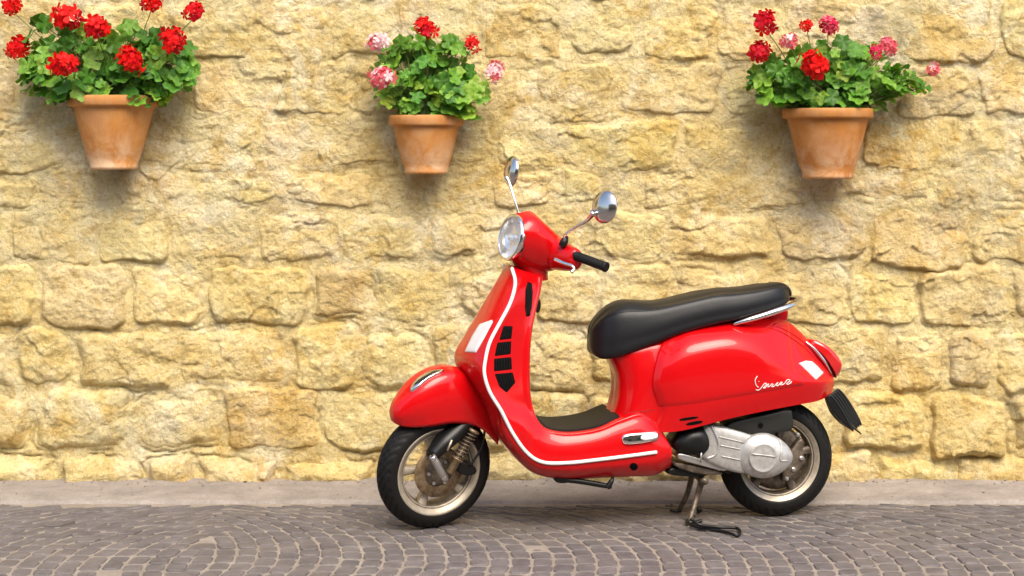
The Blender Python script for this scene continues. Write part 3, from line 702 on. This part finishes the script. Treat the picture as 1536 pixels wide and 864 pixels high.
# ---- grilles, lamps, lettering on the skin
def both(name, VF, m, parent, **kw):
    V, Fc = VF; o = part(name, V, Fc, m, parent, **kw); part(name, BF.mir(V), [f[::-1] for f in Fc], m, parent, **kw); return o
def lerp_poly(poly, a, b):
    (p0, p1, p2, p3) = map(np.array, poly); return p0 + (p1 - p0) * a, p3 + (p2 - p3) * a
vent_hi = [(788.5, 421), (800, 426), (796.5, 474), (787, 475)]
vo_ = both('horn_grille', patch(vent_hi, hs, .0005, .001, 1), M_VENT, shield)
for a in (.2, .4, .6, .8):
    p, q = lerp_poly(vent_hi, a, 0); pts = [hs(*(p + (q - p) * t)) for t in np.linspace(.03, .97, 9)]
    V, Fc = tube([x[0] + x[1] * .0015 for x in pts], .0013, 6, 3); part('slat', V, Fc, M_SLAT, vo_)
cells = [[(755, 489), (769, 489), (767, 508), (749, 510)], [(746, 514), (767, 511.5), (766, 531), (742, 534)], [(741, 538), (767, 535.5), (768, 554), (741, 557)], [(742, 561), (769, 558.5), (773, 574), (760, 589), (749, 580)]]
for c_ in cells:
    po = both('air_vent', patch(densify(np.array(c_, float), 4), hs, .0005, .001, 1), M_VENT, shield)
    tp = np.array(c_[0], float), np.array(c_[1], float); bt = (np.array(c_[3], float), np.array(c_[2], float)) if len(c_) == 4 else (np.array((748, 579.)), np.array((772, 575.)))
    for a in np.linspace(.12, .88, 6):
        p, q = tp[0] + (tp[1] - tp[0]) * a, bt[0] + (bt[1] - bt[0]) * a
        pts = [hs(*(p + (q - p) * t)) for t in np.linspace(.08, .92, 5)]
        V, Fc = tube([x[0] + x[1] * .0012 for x in pts], .0011, 6, 3); part('slat', V, Fc, M_SLAT, po)
part('turn_signal', *patch([(697.5, 528), (708, 505), (720, 486), (738, 480), (739, 483), (726, 508), (714, 529)], hs, .002, .005, 0), M_LENSW, shield)
both('rear_turn_signal', patch([(1198, 545), (1208, 541), (1217, 542), (1227, 551), (1235, 560), (1224, 570)], hb, .002, .006, 0), M_LENSW, body)
V, Fc = patch([(932, 655), (936, 651), (960, 649), (983, 647), (988, 650), (988, 657), (984, 661), (960, 665), (938, 667), (933, 664)], hs, .003, .011, 1); cl = part('side_marker', V, Fc, M_CHROME, shield)
V, Fc = patch([(960, 652), (982, 649.5), (985, 653), (983, 658), (960, 661)], hs, .0115, .013, 1); part('marker_lens', V, Fc, M_LENSW, cl)
V, Fc = patch([(944, 700), (946, 695), (952, 694), (956, 697), (957, 702), (953, 706), (947, 705)], hs, .0006, .0012, 1); part('drain_hole', V, Fc, M_VENT, shield)
for pl in ([(1018, 628), (1045, 624), (1049, 627), (1021, 632)], [(1027, 635), (1051, 630), (1056, 634), (1032, 639)]):
    V, Fc = patch(pl, hb, .0006, .0014, 1); part('cooling_slot', V, Fc, M_VENT, body)
V, Fc = slab([(805, 450), (811, 448), (812, 462), (808, 470), (804, 469)], BF, .05, .01, .004); part('bag_hook', V, Fc, M_BLACK, shield)
def on_skin(pxs, hit, r_, lift, m, name, parent):
    H = [hit(*p) for p in cr(np.array(pxs, float), 4)]; V, Fc = tube([h[0] + h[1] * lift for h in H if h], r_, 6, 1, spline=False); return part(name, V, Fc, m, parent)
Zs = lambda L: [(1110 + x / 9.6, 540 + y / 9.6) for x, y in L]
scr = on_skin(Zs([(250, 232), (226, 265), (216, 300), (224, 345), (246, 380), (268, 392)]), hb, .0017, .001, M_WHITE, 'script_lettering', side)
on_skin(Zs([(228, 428), (262, 432), (295, 412), (322, 375), (352, 338), (378, 338), (362, 372), (332, 402), (360, 400), (392, 358), (412, 345), (398, 385), (425, 378), (452, 348), (478, 350), (452, 380), (482, 382),
            (515, 350), (545, 322), (522, 368), (552, 362), (590, 318), (606, 326), (576, 352), (602, 358), (640, 335), (672, 290), (706, 282), (716, 300), (682, 326), (668, 345), (700, 346), (732, 318), (742, 305), (724, 338)]), hb, .0015, .001, M_WHITE, 'lettering_stroke', scr)
on_skin(Zs([(262, 306), (270, 310), (276, 306)]), hb, .0012, .001, M_WHITE, 'lettering_dot', scr)
# seams
for pl in ([(935, 621), (950, 618), (968, 617), (980, 614)], [(968, 619), (982, 637), (997, 655), (1008, 668)]):
    on_skin(pl, hb, .0012, .0, M_REDGAP, 'panel_seam', body)
# floor mat
mt = []
for k in range(9, 16):
    O, T, I, L, Li = S_TAB[k]; p = BF.P(*I, Li); c = p - Li * BF.el
    lift = .006 * BF.ez if k > 10 else .006 * unit(BF.ez + .9 * BF.ex)
    if k == 15: continue
    mt.append([p - BF.el * .012 - lift, p - BF.el * .012 + lift * .8, p - BF.el * .022 + lift * 1.4, c + BF.el * .05 + lift * 1.4, c + lift * 1.4])
V, Fc = loft(mt, BF, 6, 3, cap=(True, True)); part('floor_mat', V, Fc, M_RUB, shield)

# ---- wheels
def tyre(c, fr, r_, hw, r_in):
    n, prof = 220, []
    A = np.linspace(-1, 1, 41)
    for a in A:
        an = a * R(112); rr = r_ - hw * .98 + hw * .98 * math.cos(an); hx = hw * 1.0 * math.sin(an)
        prof.append((max(rr, r_in), hx))
    prof = [(r_in - .008, -hw * .72)] + prof + [(r_in - .008, hw * .72)]
    V = []
    for (rr, hx) in prof:
        for k in range(n):
            an = 2 * math.pi * k / n; dep = 0.0
            s = abs(hx) / hw
            if rr > r_ - hw * .75 and s < .93:
                ph = (k / n * 36 + 2.6 * s * (1 if hx > 0 else -1) + (0.5 if hx > 0 else 0)) % 1.0
                if ph < .30 and .12 < s < .9: dep = .006
                if s < .06: dep = .003
            q = rr - dep; V.append(c + fr.el * hx + q * (math.cos(an) * fr.ex + math.sin(an) * fr.ez))
    return np.array(V), grid_faces(len(prof), n, True)
def wheel(name, c, fr, rt, hw, spokes_n, parent=scoot, phase=0.3, sm=None):
    tv, tf = tyre(c, fr, rt, hw, .170); lift = -tv[:, 2].min(); c = c + np.array([0, 0, lift]); tv = tv + np.array([0, 0, lift])
    rimp = [(.150, -.046), (.166, -.048), (.169, -.046), (.166, -.042), (.158, -.040), (.146, -.030), (.142, 0), (.146, .030), (.152, .036), (.160, .040), (.170, .0425), (.1755, .0475), (.174, .051), (.167, .0500), (.160, .044), (.151, .037), (.141, .030), (.136, .0), (.138, -.03), (.150, -.046)]
    V, Fc = lathe(c, fr.el, rimp[8:16], 72, ref=fr.ex); wh = part(name, V, Fc, M_RIM)
    V, Fc = lathe(c, fr.el, rimp[15:] + rimp[:9], 72, ref=fr.ex); part('rim_barrel', V, Fc, M_BARREL, wh)
    V, Fc = lathe(c, fr.el, [(.1475, .024), (.1475, .034), (.1435, .034), (.1410, .024)], 72, ref=fr.ex); part('rim_step', V, Fc, M_RIM, wh)
    part('tyre', tv, tf, M_RUB, wh)
    for k in range(spokes_n):
        a0 = phase + 2 * math.pi * k / spokes_n; d = math.cos(a0) * fr.ex + math.sin(a0) * fr.ez; t = -math.sin(a0) * fr.ex + math.cos(a0) * fr.ez
        sec = []
        for rr, wd, l0, l1 in ((.03, .024, -.02, .030), (.06, .017, -.014, .026), (.10, .014, -.010, .022), (.142, .020, -.012, .028)):
            sec.append([c + d * rr + t * x * wd + fr.el * (l0 if y < 0 else (l1 if abs(x) < .9 else l1 - .006)) for x, y in ((-1, -1), (-1, 1), (-.6, 1.), (.6, 1.), (1, 1), (1, -1))])
        part('spoke', np.array(sec).reshape(-1, 3), grid_faces(4, 6, True), sm or M_RIM, wh)
    V, Fc = lathe(c, fr.el, [(.0005, .036), (.012, .036), (.030, .032), (.036, .022), (.036, -.03), (.0005, -.03)], 28, ref=fr.ex); part('hub', V, Fc, M_DISC, wh)
    return wh, c
fw, FC = wheel('front_wheel', SF.P(651, 705, 0), SF, .236, .052, 5, phase=.55)
rw, RC = wheel('rear_wheel', BF.P(1163, 685, 0), BF, .235, .056, 5, phase=.2, sm=M_GRIME)
# front brake disc, link, shock, caliper, fork cover
lift = FC - SF.P(651, 705, 0)
V, Fc = lathe(FC, SF.el, [(.060, .046), (.100, .046), (.101, .044), (.101, .041), (.100, .040), (.058, .040), (.058, .046), (.060, .046)], 60, ref=SF.ex); part('brake_disc', V, Fc, M_DISC, fw)
V, Fc = lathe(FC, SF.el, [(.058, .043), (.050, .050), (.030, .052), (.012, .058), (.0005, .058)], 36, ref=SF.ex); part('disc_carrier', V, Fc, M_GRIME, fw)
for k in range(6):
    a = k * math.pi / 3; q = FC + .046 * (math.cos(a) * SF.ex + math.sin(a) * SF.ez) + SF.el * .050
    V, Fc = lathe(q, SF.el, [(.007, 0), (.007, .006), (.0005, .006)], 6); part('bolt', V, Fc, M_SATIN, fw, smooth=False)
V, Fc = tube([SF.P(706, 618, .030), SF.P(686, 643, .048), SF.P(664, 664, .066), SF.P(647, 683, .080)], [.052, .052, .046, .032], 20, 6, flat=.75); part('fork_cover', V, Fc, M_BLACK)
V, Fc = tube([SF.P(648, 684, .112), SF.P(654, 694, .116), SF.P(662, 709, .112), SF.P(668, 719, .098)], [.0165, .0185, .0175, .0165], 14, 5, flat=.8); lk = part('suspension_link', V, Fc, M_SATIN)
for p in (SF.P(650, 688, .124), SF.P(666, 716, .116)):
    V, Fc = lathe(p, SF.el, [(.010, -.02), (.010, .006), (.007, .009), (.0005, .009)], 14); part('bolt', V, Fc, M_CHROME, lk)
s0, s1 = SF.P(709, 648, .085), SF.P(687, 687, .085); ax = unit(s1 - s0); Ls = np.linalg.norm(s1 - s0); a1 = unit(np.cross(ax, SF.el)); b1 = np.cross(ax, a1)
hel = [s0 + ax * Ls * t + .021 * (math.cos(t * 2 * math.pi * 8) * a1 + math.sin(t * 2 * math.pi * 8) * b1) for t in np.linspace(0, 1, 129)]
V, Fc = tube(hel, .0032, 8, 1, spline=False); shock = part('shock_spring', V, Fc, M_GRIME)
V, Fc = lathe(s0, ax, [(.0005, -.012), (.024, -.010), (.026, -.002), (.018, .004), (.012, .006), (.012, Ls), (.024, Ls + .001), (.024, Ls + .006), (.017, Ls + .010), (.016, Ls + .062), (.010, Ls + .068), (.0005, Ls + .068)], 24); part('shock_body', V, Fc, M_DISC, shock)
V, Fc = slab([(686, 694), (700, 692), (716, 702), (716, 712), (702, 715), (688, 711)], SF, .085, .035, .008); cal = part('brake_caliper', V, Fc, M_BLACK)
V, Fc = tube([SF.P(678, 660, .11), SF.P(671, 676, .112)], .0045, 8, 2); part('guide_pin', V, Fc, M_RIM, cal)
V, Fc = tube([SF.P(704, 700, .088), SF.P(722, 672, .085), SF.P(728, 640, .075)], .005, 8, 6); part('brake_hose', V, Fc, M_RUB, cal)

# ---- engine, transmission, air box, stand
V, Fc = slab([(1056, 636), (1072, 637), (1100, 643), (1128, 652), (1150, 660), (1150, 712), (1118, 713), (1086, 705), (1060, 694), (1050, 682), (1050, 650)], BF, .150, .05, .016, .006); trans = part('transmission_case', V, Fc, M_CAST, key='trans')
V, Fc = slab([(1110, 690), (1112, 672), (1122, 657), (1142, 650), (1160, 652), (1180, 664), (1192, 680), (1192, 694), (1182, 706), (1166, 716), (1146, 720), (1126, 716), (1114, 706)], BF, .168, .06, .022, .016); cov = part('clutch_cover', V, Fc, M_CAST, trans, key='cov')
c0 = BF.P(1145, 687, .182)
V, Fc = lathe(c0, BF.el, [(.0565, -.016), (.0565, .001), (.0545, .003), (.051, .0015), (.035, .0035), (.0005, .005)], 48, ref=BF.ex); cap_ = part('cover_cap', V, Fc, M_CAST, cov)
V, Fc = tube([c0 + BF.el * .004 - BF.ex * .048 + BF.ez * .018, c0 + BF.el * .0055 + BF.ez * .012, c0 + BF.el * .004 + BF.ex * .048 + BF.ez * .004], .004, 8, 4, flat=.6); part('cap_rib', V, Fc, M_CAST, cap_)
hc = caster('trans', 'cov')
for pl in ([(1078, 655), (1095, 659), (1116, 664)], [(1080, 668), (1096, 671), (1110, 674)], [(1082, 684), (1096, 687), (1110, 690)], [(1168, 658), (1172, 672), (1170, 690), (1182, 691)]):
    on_skin(pl, hc, .0025, .0015, M_CAST, 'case_rib', trans)
V, Fc = tube([BF.P(1066, 638, .150), BF.P(1074, 652, .156), BF.P(1078, 668, .156), BF.P(1073, 682, .152), BF.P(1060, 688, .148)], .0055, 8, 6); part('intake_ring', V, Fc, M_CAST, trans)
V, Fc = slab([(1010, 665), (1026, 645), (1044, 639), (1062, 640), (1072, 655), (1074, 672), (1066, 683), (1050, 687), (1030, 681), (1013, 677)], BF, .152, .02, .022, .012); part('intake_shroud', V, Fc, M_BLACK)
V, Fc = slab([(1088, 642), (1100, 632), (1150, 622), (1188, 612), (1190, 628), (1191, 647), (1160, 650), (1128, 652), (1110, 648)], BF, .145, .03, .008, rounds=1); ab = part('air_box', V, Fc, M_DKGREY)
c1 = BF.P(1141, 638, .147); V, Fc = lathe(c1, BF.el, [(.010, -.004), (.010, .002), (.005, .002), (.0005, -.001)], 14); part('screw', V, Fc, M_VENT, ab)
V, Fc = slab([(1195, 664), (1203, 656), (1207, 664), (1204, 680), (1210, 690), (1205, 700), (1192, 712), (1180, 722), (1172, 724), (1178, 690)], BF, .085, .05, .008); rb = part('rear_hub_bracket', V, Fc, M_GRIME)
for px, py, q in ((1202, 687, .009), (1197, 652, .008), (1190, 704, .009), (1180, 718, .008)):
    V, Fc = lathe(BF.P(px, py, .088), BF.el, [(q, -.01), (q, .004), (q * .6, .007), (.0005, .007)], 8); part('bolt', V, Fc, M_SATIN, rb, smooth=False)
V, Fc = lathe(RC, BF.el, [(.036, .016), (.105, .014), (.128, .008), (.130, -.02), (.04, -.022)], 40, ref=BF.ex); part('brake_drum', V, Fc, M_GRIME, rw)
# engine lower bars
V, Fc = slab([(1016, 681), (1024, 680), (1060, 691), (1090, 700), (1091, 706), (1084, 707), (1050, 698), (1017, 689)], BF, .135, .0, .004, rounds=1); eb = part('engine_bar', V, Fc, M_SATIN)
V, Fc = slab([(1012, 693), (1040, 699), (1084, 708), (1084, 713), (1050, 712), (1012, 701)], BF, .12, -.05, .005, rounds=1); part('engine_mount', V, Fc, M_GRIME)
V, Fc = slab([(1000, 704), (1024, 700), (1060, 709), (1064, 714), (1040, 716), (1002, 713)], BF, .10, -.09, .006, rounds=1); part('engine_sump', V, Fc, M_BLACK)
V, Fc = tube([BF.P(1052, 676, .15), BF.P(1051, 694, .152)], .004, 8, 2); part('bracket_pin', V, Fc, M_SATIN, eb)
V, Fc = slab([(1084, 703), (1100, 701), (1101, 709), (1088, 711)], BF, .12, .03, .004, rounds=1); part('stand_stop', V, Fc, M_BLACK)
# centre stand: cross tube, two legs, feet, tang
pv = BF.P(1046, 714, 0)
V, Fc = tube([pv + BF.el * .11, pv - BF.el * .11], .014, 12, 2); stand = part('centre_stand', V, Fc, M_GRIME)
nf_ = ground_pt(1034, 783, .012); ff_ = ground_pt(1018, 766, .012)
V, Fc = tube([pv + BF.el * .07, pv * .5 + nf_ * .5 + np.array([.012, 0, 0]), nf_], [.014, .011, .010], 10, 6); part('stand_leg', V, Fc, M_GRIME, stand)
V, Fc = tube([pv - BF.el * .07, pv * .5 + ff_ * .5 + np.array([.004, -.02, .0]) - BF.el * .03, ff_], [.013, .011, .010], 10, 6); part('stand_leg', V, Fc, M_GRIME, stand)
V, Fc = tube([pv + BF.el * .045, pv * .45 + nf_ * .55 - BF.el * .03 + np.array([.02, 0, 0]), nf_ + np.array([.02, .03, .015])], .008, 8, 6); part('stand_leg', V, Fc, M_GRIME, stand)
for p, t in ((nf_, (.05, .0)), (ff_, (-.035, -.004))):
    V, Fc = tube([p - np.array([t[0] * .3, 0, 0]), p + np.array([t[0], t[1], 0]) * .5, p + np.array([t[0], t[1], .006])], .011, 8, 4, flat=.7); part('stand_foot', V, Fc, M_BLACK, stand)
V, Fc = tube([ground_pt(1030, 780, .02), ground_pt(1037, 788, .012), ground_pt(1060, 793, .010), ground_pt(1085, 797, .010), ground_pt(1104, 803, .008), ground_pt(1110, 799, .010), ground_pt(1104, 792, .016), ground_pt(1080, 791, .020), ground_pt(1050, 787, .026), ground_pt(1036, 778, .05)], .0065, 8, 6); part('stand_tang', V, Fc, M_BLACK, stand)
V, Fc = tube([BF.P(1050, 768, -.05), BF.P(1047, 760, -.05)], .012, 8, 2); part('stand_stub', V, Fc, M_BLACK, stand)
# folded side stand below the floor
V, Fc = tube([BF.P(846, 720, .14), BF.P(870, 722, .15), BF.P(900, 727, .15), BF.P(917, 730, .15)], [.009, .011, .011, .009], 10, 5); ss = part('side_stand', V, Fc, M_BLACK)
V, Fc = slab([(832, 712), (854, 712), (856, 724), (842, 726), (832, 723)], BF, .15, .08, .006); part('stand_pivot', V, Fc, M_BLACK, ss)
V, Fc = tube([BF.P(910, 732, .155), BF.P(917, 722, .155), BF.P(919, 716, .15)], [.012, .010, .006], 8, 4); part('stand_foot', V, Fc, M_BLACK, ss)
# plate holder / mud flap
mf = []
for px, py, hw_, sag in ((1242, 590, .055, .0), (1252, 604, .075, .010), (1262, 621, .085, .014), (1274, 636, .085, .010), (1284, 645, .07, .004)):
    c = BF.P(px, py); u = unit(BF.P(1288, 646) - BF.P(1244, 590)); n = unit(np.cross(u, BF.el)); n = n if n @ BF.ex > 0 else -n
    mf.append([c + BF.el * hw_ - n * sag, c + BF.el * hw_ * .6, c + BF.el * .25 * hw_ + n * sag * .5, c + n * sag * .6])
V, Fc = loft(mf, BF, 5, 4); flap = solid(part('mud_flap', V, Fc, M_BLACK), .004)
for q, l in enumerate((.092, .050, .005, -.045, -.090)):
    dx, dy = q * 3.0, -q * 2.2
    V, Fc = slab([(x + dx + l * 0, y + dy) for x, y in ((1238, 602), (1243, 592), (1249, 592), (1264, 612), (1279, 638), (1282, 649), (1276, 645), (1257, 628))], BF, l, l - .010, .003, rounds=2); part('flap_blade', V, Fc, M_BLACK, flap)
    V, Fc = tube([BF.P(x + dx, y + dy, l + .001) for x, y in ((1246, 593), (1256, 605), (1268, 625), (1278, 645))], .0022, 6, 5); part('blade_edge', V, Fc, M_DKGREY, flap)
# ------------------------------------------------------------------ flower pots on the wall
def pot(rim_l, rim_r, rim_t, rim_b, bot_l, bot_r, bot_y, label):
    yb = WALL_Y - 0.022                                          # flat back touches the wall
    Rr = (rim_r - rim_l) / 2 / 346; yc = yb - Rr * .42; k = F / (yc - CAM[1])
    Rr = (rim_r - rim_l) / 2 / k; cx = (rim_l + rim_r - 2 * CX) / 2 / k; zz = lambda py: 1.5 - (py - HY) / k
    z0 = zz(bot_y); H = zz(rim_t) - z0; hb_ = zz(rim_b) - z0; rb_ = (bot_r - bot_l) / 2 / k
    p = thing('flower_pot', label, 'flower pot', (cx, yc, z0), 'terracotta pots hung on the stone wall')
    r1 = Rr * .88
    prof = [(.0005, 0), (rb_ * .93, 0), (rb_, .004), (rb_ * 1.03, .014), (rb_ * 1.005, .020)]
    for t in (.15, .35, .55, .75, .9, 1.0): prof.append((rb_ * 1.005 + (r1 - rb_) * (t ** .85), .02 + (hb_ - .024) * t))
    prof += [(r1 * 1.01, hb_ - .002), (Rr * .975, hb_ + .001), (Rr, hb_ + .008), (Rr * 1.005, H - .014), (Rr, H - .004), (Rr * .985, H), (Rr * .93, H), (Rr * .91, H - .01), (Rr * .84, H - .05)]
    n = 72; V = []
    for (r_, h_) in prof:
        for a in range(n):
            an = 2 * math.pi * a / n; x, y = r_ * math.cos(an), r_ * math.sin(an)
            lim = (yb - yc) - (0.012 if r_ < Rr * .95 and h_ > hb_ else 0); V.append((x, min(y, lim), h_))
    o = mesh_obj('pot_shell', V, grid_faces(len(prof), n, True), M_TERRA, p)
    V = [(0, 0, H - .03)] + [(Rr * .9 * math.cos(a), min(Rr * .9 * math.sin(a), yb - yc - .01), H - .035) for a in np.linspace(0, 2 * math.pi, 40, endpoint=False)]
    mesh_obj('soil', V, [(0, 1 + a, 1 + (a + 1) % 40) for a in range(40)], M_SOIL, p)
    V, Fc = tube([(0, yb - yc - .01, H * .8), (0, yb - yc + .01, H * .8), (0, yb - yc + .06, H * .8)], .012, 10, 2); mesh_obj('wall_hook', V, Fc, M_IRON, p)
    return cx, yc, z0 + H, Rr, k

# ------------------------------------------------------------------ geraniums
def leaf_mesh(seed):
    g_ = np.random.default_rng(seed); n = 35; V = [(0, 0, 0)]; rad = [0.0]
    cup = g_.uniform(.10, .30); ph = g_.uniform(0, 6)
    for ri, rr in enumerate((.33, .62, .86, 1.0)):
        for k in range(n):
            a = -math.pi * .93 + 2 * math.pi * .93 * k / (n - 1)
            lobes = 1 + .13 * math.cos(5.4 * a + .2) * (rr ** 2) + (.055 * math.cos(19 * a + ph) if ri == 3 else 0)
            r_ = rr * lobes * (1 - .14 * math.cos(a / 2) ** 8)
            z = cup * rr ** 2 * .9 + .11 * rr ** 2 * math.cos(5.4 * a + ph) + .05 * rr * math.sin(3 * a + 2 * ph) - .35 * max(0, rr - .6) ** 1.5
            V.append((r_ * math.cos(a), r_ * math.sin(a), z)); rad.append(rr)
    Fc = [(0, 1 + k, 2 + k) for k in range(n - 1)]
    for ri in range(3):
        for k in range(n - 1): a = 1 + ri * n + k; Fc.append((a, a + n, a + n + 1, a + 1))
    me = bpy.data.meshes.new('leaf'); me.from_pydata(V, [], Fc); me.materials.append(M_LEAF)
    me.polygons.foreach_set('use_smooth', np.ones(len(Fc), bool))
    at = me.attributes.new('rad', 'FLOAT', 'POINT'); at.data.foreach_set('value', np.array(rad, np.float32)); return me
LEAVES = [leaf_mesh(s) for s in range(6)]
def head_mesh(name, rad, mats, seed, n_fl=26):
    g_ = np.random.default_rng(seed); V, Fc, fm = [], [], []
    for k in range(n_fl):
        ph = math.acos(1 - 1.35 * (k + .5) / n_fl); th = k * 2.39996
        d = np.array([math.sin(ph) * math.cos(th), math.sin(ph) * math.sin(th), math.cos(ph)]) + g_.normal(0, .12, 3); d = unit(d)
        c = d * rad * g_.uniform(.45, .95) * (1 + .22 * math.cos(2 * th + seed)); c[2] *= .7; a = unit(np.cross(d, (.3, .5, .8))); b = np.cross(d, a)
        fr = rad * g_.uniform(.46, .66); mi = 0 if g_.random() < .75 else 1; o0 = g_.uniform(0, 6)
        for q in range(5):
            an = o0 + q * 2 * math.pi / 5; u = math.cos(an) * a + math.sin(an) * b; v = np.cross(d, u); l = fr * g_.uniform(.85, 1.1); i0 = len(V)
            up = g_.uniform(.05, .5)
            V += [c, c + u * l * .5 + v * l * .30 + d * l * .10, c + u * l * .95 + v * l * .26 + d * l * up * .6, c + u * l * 1.05 + d * l * up * .4,
                  c + u * l * .95 - v * l * .26 + d * l * up * .6, c + u * l * .5 - v * l * .30 + d * l * .10]
            Fc += [(i0, i0 + 1, i0 + 5), (i0 + 1, i0 + 2, i0 + 4, i0 + 5), (i0 + 2, i0 + 3, i0 + 4)]; fm += [mi] * 3
        i0 = len(V); V += [c, c * .25 + a * .0012, c * .25 - a * .0012]; Fc.append((i0, i0 + 1, i0 + 2)); fm.append(2)
    me = bpy.data.meshes.new(name); me.from_pydata([tuple(v) for v in V], [], Fc)
    for m_ in mats: me.materials.append(m_)
    me.polygons.foreach_set('material_index', np.array(fm, 'i')); return me
RED, CRI, PNK, PAL, MAG = (M_PRED, M_PRED2, M_STEM), (M_PRED2, M_PRED, M_STEM), (M_PINK, M_PALE, M_STEM), (M_PALE, M_PINK, M_STEM), (M_MAG, M_PINK, M_STEM)
def geranium(pt, blobs, heads, n, label, seed, tone=(1, 1, 1), lsize=(.034, .050)):
    cx, yc, zt, Rr, k = pt; g_ = np.random.default_rng(seed)
    root = thing('geranium', label, 'geranium', (cx, yc, zt - .03), 'geraniums growing in the wall pots'); O = np.array([cx, yc, zt - .03]); stems = []
    wts = np.array([b[2] * b[3] for b in blobs], float); wts /= wts.sum()
    for q in range(n):
        bx, by, rx, ry = blobs[g_.choice(len(blobs), p=wts)]
        while True:
            v = g_.uniform(-1, 1, 3)
            if .25 < v @ v < 1: break
        v = v / (v @ v) ** .18
        y = yc - .04 + v[1] * min(.15, rx / k * .9); y = min(y, WALL_Y - .07)
        px, py = bx + v[0] * rx, by + v[2] * ry
        p = wall_pt(px, py, y)
        nrm = unit(np.array([v[0] * .75, min(v[1], .3) * .9 - .38, v[2] * .55 + .55]) + g_.normal(0, .33, 3))
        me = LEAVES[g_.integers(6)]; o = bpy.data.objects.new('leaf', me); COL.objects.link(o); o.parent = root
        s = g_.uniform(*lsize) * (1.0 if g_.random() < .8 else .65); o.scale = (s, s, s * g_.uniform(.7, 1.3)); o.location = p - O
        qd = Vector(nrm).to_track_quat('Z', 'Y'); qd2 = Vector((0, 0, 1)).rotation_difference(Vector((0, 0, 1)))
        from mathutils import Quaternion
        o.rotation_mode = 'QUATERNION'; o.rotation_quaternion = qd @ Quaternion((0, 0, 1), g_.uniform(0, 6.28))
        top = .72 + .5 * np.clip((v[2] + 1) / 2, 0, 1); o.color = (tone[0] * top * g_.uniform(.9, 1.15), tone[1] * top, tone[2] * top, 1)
        base = np.array([cx + g_.uniform(-.5, .5) * Rr, yc + g_.uniform(-.5, .2) * Rr, zt - .035]); midp = (base + p) / 2 + np.array([0, 0, .03]) - nrm * .02
        stems.append(tube([base, midp, p - nrm * .002], .0016, 5, 4, cap=False))
    V, Fc = join(*stems); so_ = mesh_obj('leaf_stems', V, Fc, M_STEM, root, O); so_['kind'] = 'stuff'
    for q, (px, py, rp_, mats) in enumerate(heads):
        y = yc - (g_.uniform(.20, .24) if any(abs(px - b[0]) < b[2] * .75 and abs(py - b[1]) < b[3] * .8 for b in blobs) else g_.uniform(.06, .14)); p = wall_pt(px, py, y); rad = rp_ / k
        me = head_mesh('flower_head', rad, mats, seed * 50 + q, 13 if rp_ < 15 else 20); o = bpy.data.objects.new('flower_head', me); COL.objects.link(o); o.parent = root
        o.location = p - O; nrm = unit(np.array([(px - CX - cx * k) / 400, -.75, .65]) + g_.normal(0, .12, 3)); o.rotation_mode = 'QUATERNION'; o.rotation_quaternion = Vector(nrm).to_track_quat('Z', 'Y')
        base = np.array([cx + (p[0] - cx) * .35, yc, zt + .02]); inv = o.rotation_quaternion.to_matrix().transposed()
        pts = [base, (base + p) / 2 + np.array([0, -.01, .02]), p - np.array([0, 0, rad * .5]), p]
        pts = [np.array(inv @ Vector(x - p)) for x in pts]
        V, Fc = tube(pts, .0021, 6, 5); mesh_obj('flower_stalk', V, Fc, M_STEM, o)
    return root
P1 = pot(104, 238, 144, 160, 132, 201, 254, 'large terracotta pot with whitish lime stain near its foot, under all-red geraniums')
P2 = pot(583, 695, 173, 189, 604, 668, 261, 'smallest plain terracotta pot with thin pale foot ring, above the scooter headlamp')
P3 = pot(1174, 1309, 163, 178, 1207, 1281, 268, 'large terracotta pot with a clean broad rim, above the scooter tail')
geranium(P1, [(110, 105, 78, 52), (165, 95, 90, 52), (220, 100, 75, 50), (75, 75, 45, 48), (240, 110, 50, 45), (250, 75, 40, 32), (70, 115, 40, 28), (165, 60, 60, 30), (130, 138, 50, 20), (215, 140, 50, 20)],
         [(28, 72, 18, RED), (18, 8, 15, RED), (95, 97, 20, RED), (100, 26, 21, RED), (145, 42, 19, RED), (197, 90, 20, RED), (260, 62, 20, RED), (291, 18, 16, RED), (228, 4, 16, RED)], 285,
         'broad bushy geranium with only bright red flower heads', 11, (.85, .92, .9))
geranium(P2, [(640, 120, 70, 58), (650, 140, 72, 42), (615, 110, 55, 50), (690, 140, 45, 38), (630, 80, 45, 32), (585, 130, 28, 40), (665, 100, 50, 45), (640, 168, 50, 14), (695, 165, 25, 16)],
         [(565, 64, 16, PAL), (573, 116, 18, PNK), (639, 44, 17, RED), (708, 65, 13, RED), (742, 108, 15, PAL)], 235,
         'compact geranium with pale pink heads on both sides and two red ones', 23, (1.1, 1.06, .95), (.029, .044))
geranium(P3, [(1240, 125, 85, 38), (1170, 125, 48, 38), (1300, 130, 65, 36), (1215, 105, 60, 34), (1270, 95, 60, 36), (1345, 130, 28, 24), (1150, 115, 26, 30), (1290, 75, 30, 18), (1235, 150, 70, 14), (1160, 145, 28, 14), (1350, 118, 36, 24), (1372, 128, 20, 14)],
         [(1148, 33, 19, CRI), (1138, 78, 18, CRI), (1184, 62, 14, PNK), (1210, 38, 10, RED), (1242, 38, 15, MAG), (1221, 97, 22, RED), (1332, 70, 15, PNK), (1314, 78, 11, MAG), (1400, 105, 11, PNK)], 260,
         'wide loose geranium mixing crimson, rose and pink flower heads', 37, (1.0, 1.0, .9), (.030, .046))
